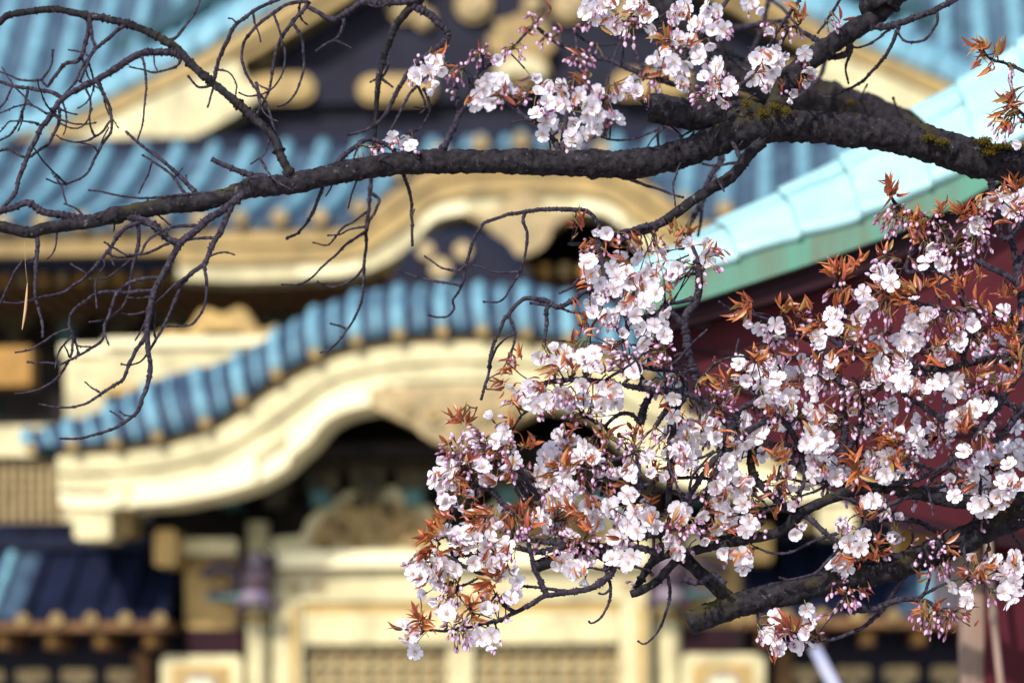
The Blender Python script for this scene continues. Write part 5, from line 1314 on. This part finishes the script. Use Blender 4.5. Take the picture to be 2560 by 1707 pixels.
for wb, idx in GROUPS:
    cl = MB(); lf = MB(); best = None; spurs = []; lspurs = []
    for i in idx:
        kind, px, py, sz, ex = ITEMS[i]
        deep = ex[0] == 'deep'
        s_, dep, dist = lead(px, py, deep)
        root = w3(s_[0], s_[1], s_[2]); P = w3(px, py, dep - 0.02)
        gap = P - root; gl_ = np.linalg.norm(gap)
        hub = root + gap*min(1, max(0.0, 1 - 0.030/max(gl_, 1e-6))) if gl_ > 0.034 else root
        link = cl if kind != 'L' else lf
        seen = spurs if kind != 'L' else lspurs
        if seen:
            pn = min(seen, key=lambda q: np.linalg.norm(q - hub))
            if 0.003 < np.linalg.norm(pn - hub) < 0.16:
                link.tube([pn, (pn + hub)/2 + frng.normal(0, 0.004, 3), hub], [0.0015, 0.0012, 0.0015], 'twig_bark', 6, True)
        seen.append(hub)
        if gl_ > 0.034 and not deep and kind != 'L':
            cl.tube([root, root*0.5 + hub*0.5 + frng.normal(0, 0.003, 3), hub], [0.0022, 0.0018, 0.0022], 'twig_bark', 6, True)
        toward = CAMP - P; toward /= np.linalg.norm(toward)
        if kind == 'W':
            n = 2 if sz < 34 else 3
            if sz < 19 or (1905 < px < 2045 and 1510 < py < 1650): n = 1
            elif n == 2 and frng.random() < 0.4: n = 1
            for q in range(n):
                off = np.zeros(3) if q == 0 else np.array([frng.normal(0, 0.013), frng.uniform(0.0, 0.03), frng.normal(0, 0.013)])
                pos = P + off + np.array([0, frng.normal(0, 0.008), 0])
                outw = pos - hub; outw = outw/(np.linalg.norm(outw) + 1e-6)
                ax = 0.75*toward + 0.75*outw + frng.normal(0, 0.36, 3) + np.array([0, 0, -0.05])
                ax /= np.linalg.norm(ax)
                if frng.random() < 0.16: ax = outw + np.array([0, 0, -0.5]) + frng.normal(0, 0.4, 3); ax /= np.linalg.norm(ax)
                M = frame_to(ax, frng.uniform(0, 6.28)); sc = FD*frng.uniform(0.88, 1.1)
                half = frng.random() < 0.13 or sz < 19
                v = frng.integers(len(FLOWERS))
                if not half and q == 0 and not deep and best is None and ax.dot(toward) > 0.8 and sz > 24:
                    best = (v, M, pos, sc)
                else:
                    put(cl, (HALF[frng.integers(3)] if half else FLOWERS[v]), M, pos, sc)
                base = pos - ax*0.24*sc; bh = base - hub
                hb_ = hub if np.linalg.norm(bh) < 0.085 else base - bh/np.linalg.norm(bh)*0.04
                stalk(cl, hb_, base)
        elif kind == 'B':
            n = max(3, int((sz/9.5)**2*0.85))
            for q in range(n):
                a = frng.uniform(0, 6.28); rr_ = sz*K*dep*math.sqrt(frng.random())
                pos = P + np.array([rr_*math.cos(a), frng.normal(0, 0.014), rr_*math.sin(a) - 0.008])
                o_ = pos - hub; o_ = o_/(np.linalg.norm(o_)+1e-6)
                ax = o_ + np.array([0, 0, -0.55]) + frng.normal(0, 0.25, 3) + 0.2*toward; ax /= np.linalg.norm(ax)
                sc = FD*frng.uniform(0.75, 1.05)
                put(cl, BUDS[frng.integers(4)], frame_to(ax, frng.uniform(0, 6)), pos, sc)
                base = pos - ax*0.26*sc; bh = base - hub; L = np.linalg.norm(bh)
                hb_ = hub if L < 0.08 else base - bh/L*0.035
                stalk(cl, hb_, base, 0.0008, (0.30, 0.28, 0.12) if frng.random() < 0.7 else (0.24, 0.10, 0.08))
            cl.ball(hub, 0.005, 'young_leaf', 7, 5, (1, 1, 1.2), (0.10, 0.03, 0.015))
        else:
            ang, n = R(ex[0]), int(ex[1])
            d0 = np.array([math.cos(ang), 0, math.sin(ang)])
            c0 = P - d0*0.012 + np.array([0, -0.01, 0])
            lf.tube([hub, (hub + c0)/2 + frng.normal(0, 0.002, 3), c0], [0.0018, 0.0015, 0.002], 'young_leaf', 5, True, cols=(0.14, 0.045, 0.02))
            for q in range(int(n*1.9)):
                d = d0 + np.array([0, -0.18, 0]) + frng.normal(0, 0.50, 3); d /= np.linalg.norm(d)
                L = frng.uniform(0.014, 0.040)*(1.15 if n >= 5 else 1.0)
                z = np.cross(d, frng.normal(0, 1, 3)); z /= np.linalg.norm(z); z = z + np.array([0, -0.3, 0.5]); z -= d*z.dot(d); z /= np.linalg.norm(z)
                M = np.stack([d, np.cross(z, d), z], 1)
                put(lf, LEAVES[frng.integers(len(LEAVES))], M, c0 + frng.normal(0, 0.005, 3), L)
    if not cl.v:
        if lf.v:
            if tufts < 99: lf.build('leaf_tuft', tree, True); tufts += 1
            else: put(lone_leaf, lf, np.eye(3), np.zeros(3), 1.0)
        continue
    if made[wb] >= 99:
        put(lone[wb], cl, np.eye(3), np.zeros(3), 1.0)
        if best is not None: put(lone[wb], FLOWERS[best[0]], best[1], best[2], best[3])
        if lf.v: put(lone_leaf, lf, np.eye(3), np.zeros(3), 1.0)
        continue
    made[wb] += 1
    co = cl.build('blossom_cluster' if wb else 'bud_cluster', tree, True)
    if lf.v: lf.build('leaf_tuft', co)
    if best is not None:
        v, M, pos, sc = best
        fo = bpy.data.objects.new('flower', flower_mesh(v)); COL.objects.link(fo); fo.parent = co
        T = Matrix(M.tolist()).to_4x4(); fo.matrix_basis = Matrix.Translation(pos) @ T @ Matrix.Scale(sc, 4)

for wb in (True, False):
    if lone[wb].v:
        o = lone[wb].build('blossom_cluster' if wb else 'bud_cluster', tree, True); o['kind'] = 'stuff'
if lone_leaf.v:
    o = lone_leaf.build('leaf_tuft', tree, True); o['kind'] = 'stuff'
# dry blade hanging on a thread below the bare branch
m = MB()
P = smooth_curve([at(0 + 185/S, 560 + 400/S, 5.5), at(180/S, 560 + 480/S, 5.5), at(170/S, 560 + 590/S, 5.5), at(150/S, 560 + 715/S, 5.5)], 24)
m.tube(P, 0.0006 + 0.0022*np.sin(np.linspace(0.05, 3.0, 24)), 'straw', 6)
P2 = smooth_curve([at(165/S, 560 + 120/S, 5.55), at(172/S, 560 + 280/S, 5.52), P[0]], 16); m.tube(P2, 0.00025, 'straw', 4)
o = m.build('dry_blade'); o['label'] = 'thin tan dry blade hanging on a thread under the bare branch'; o['category'] = 'dry leaf'
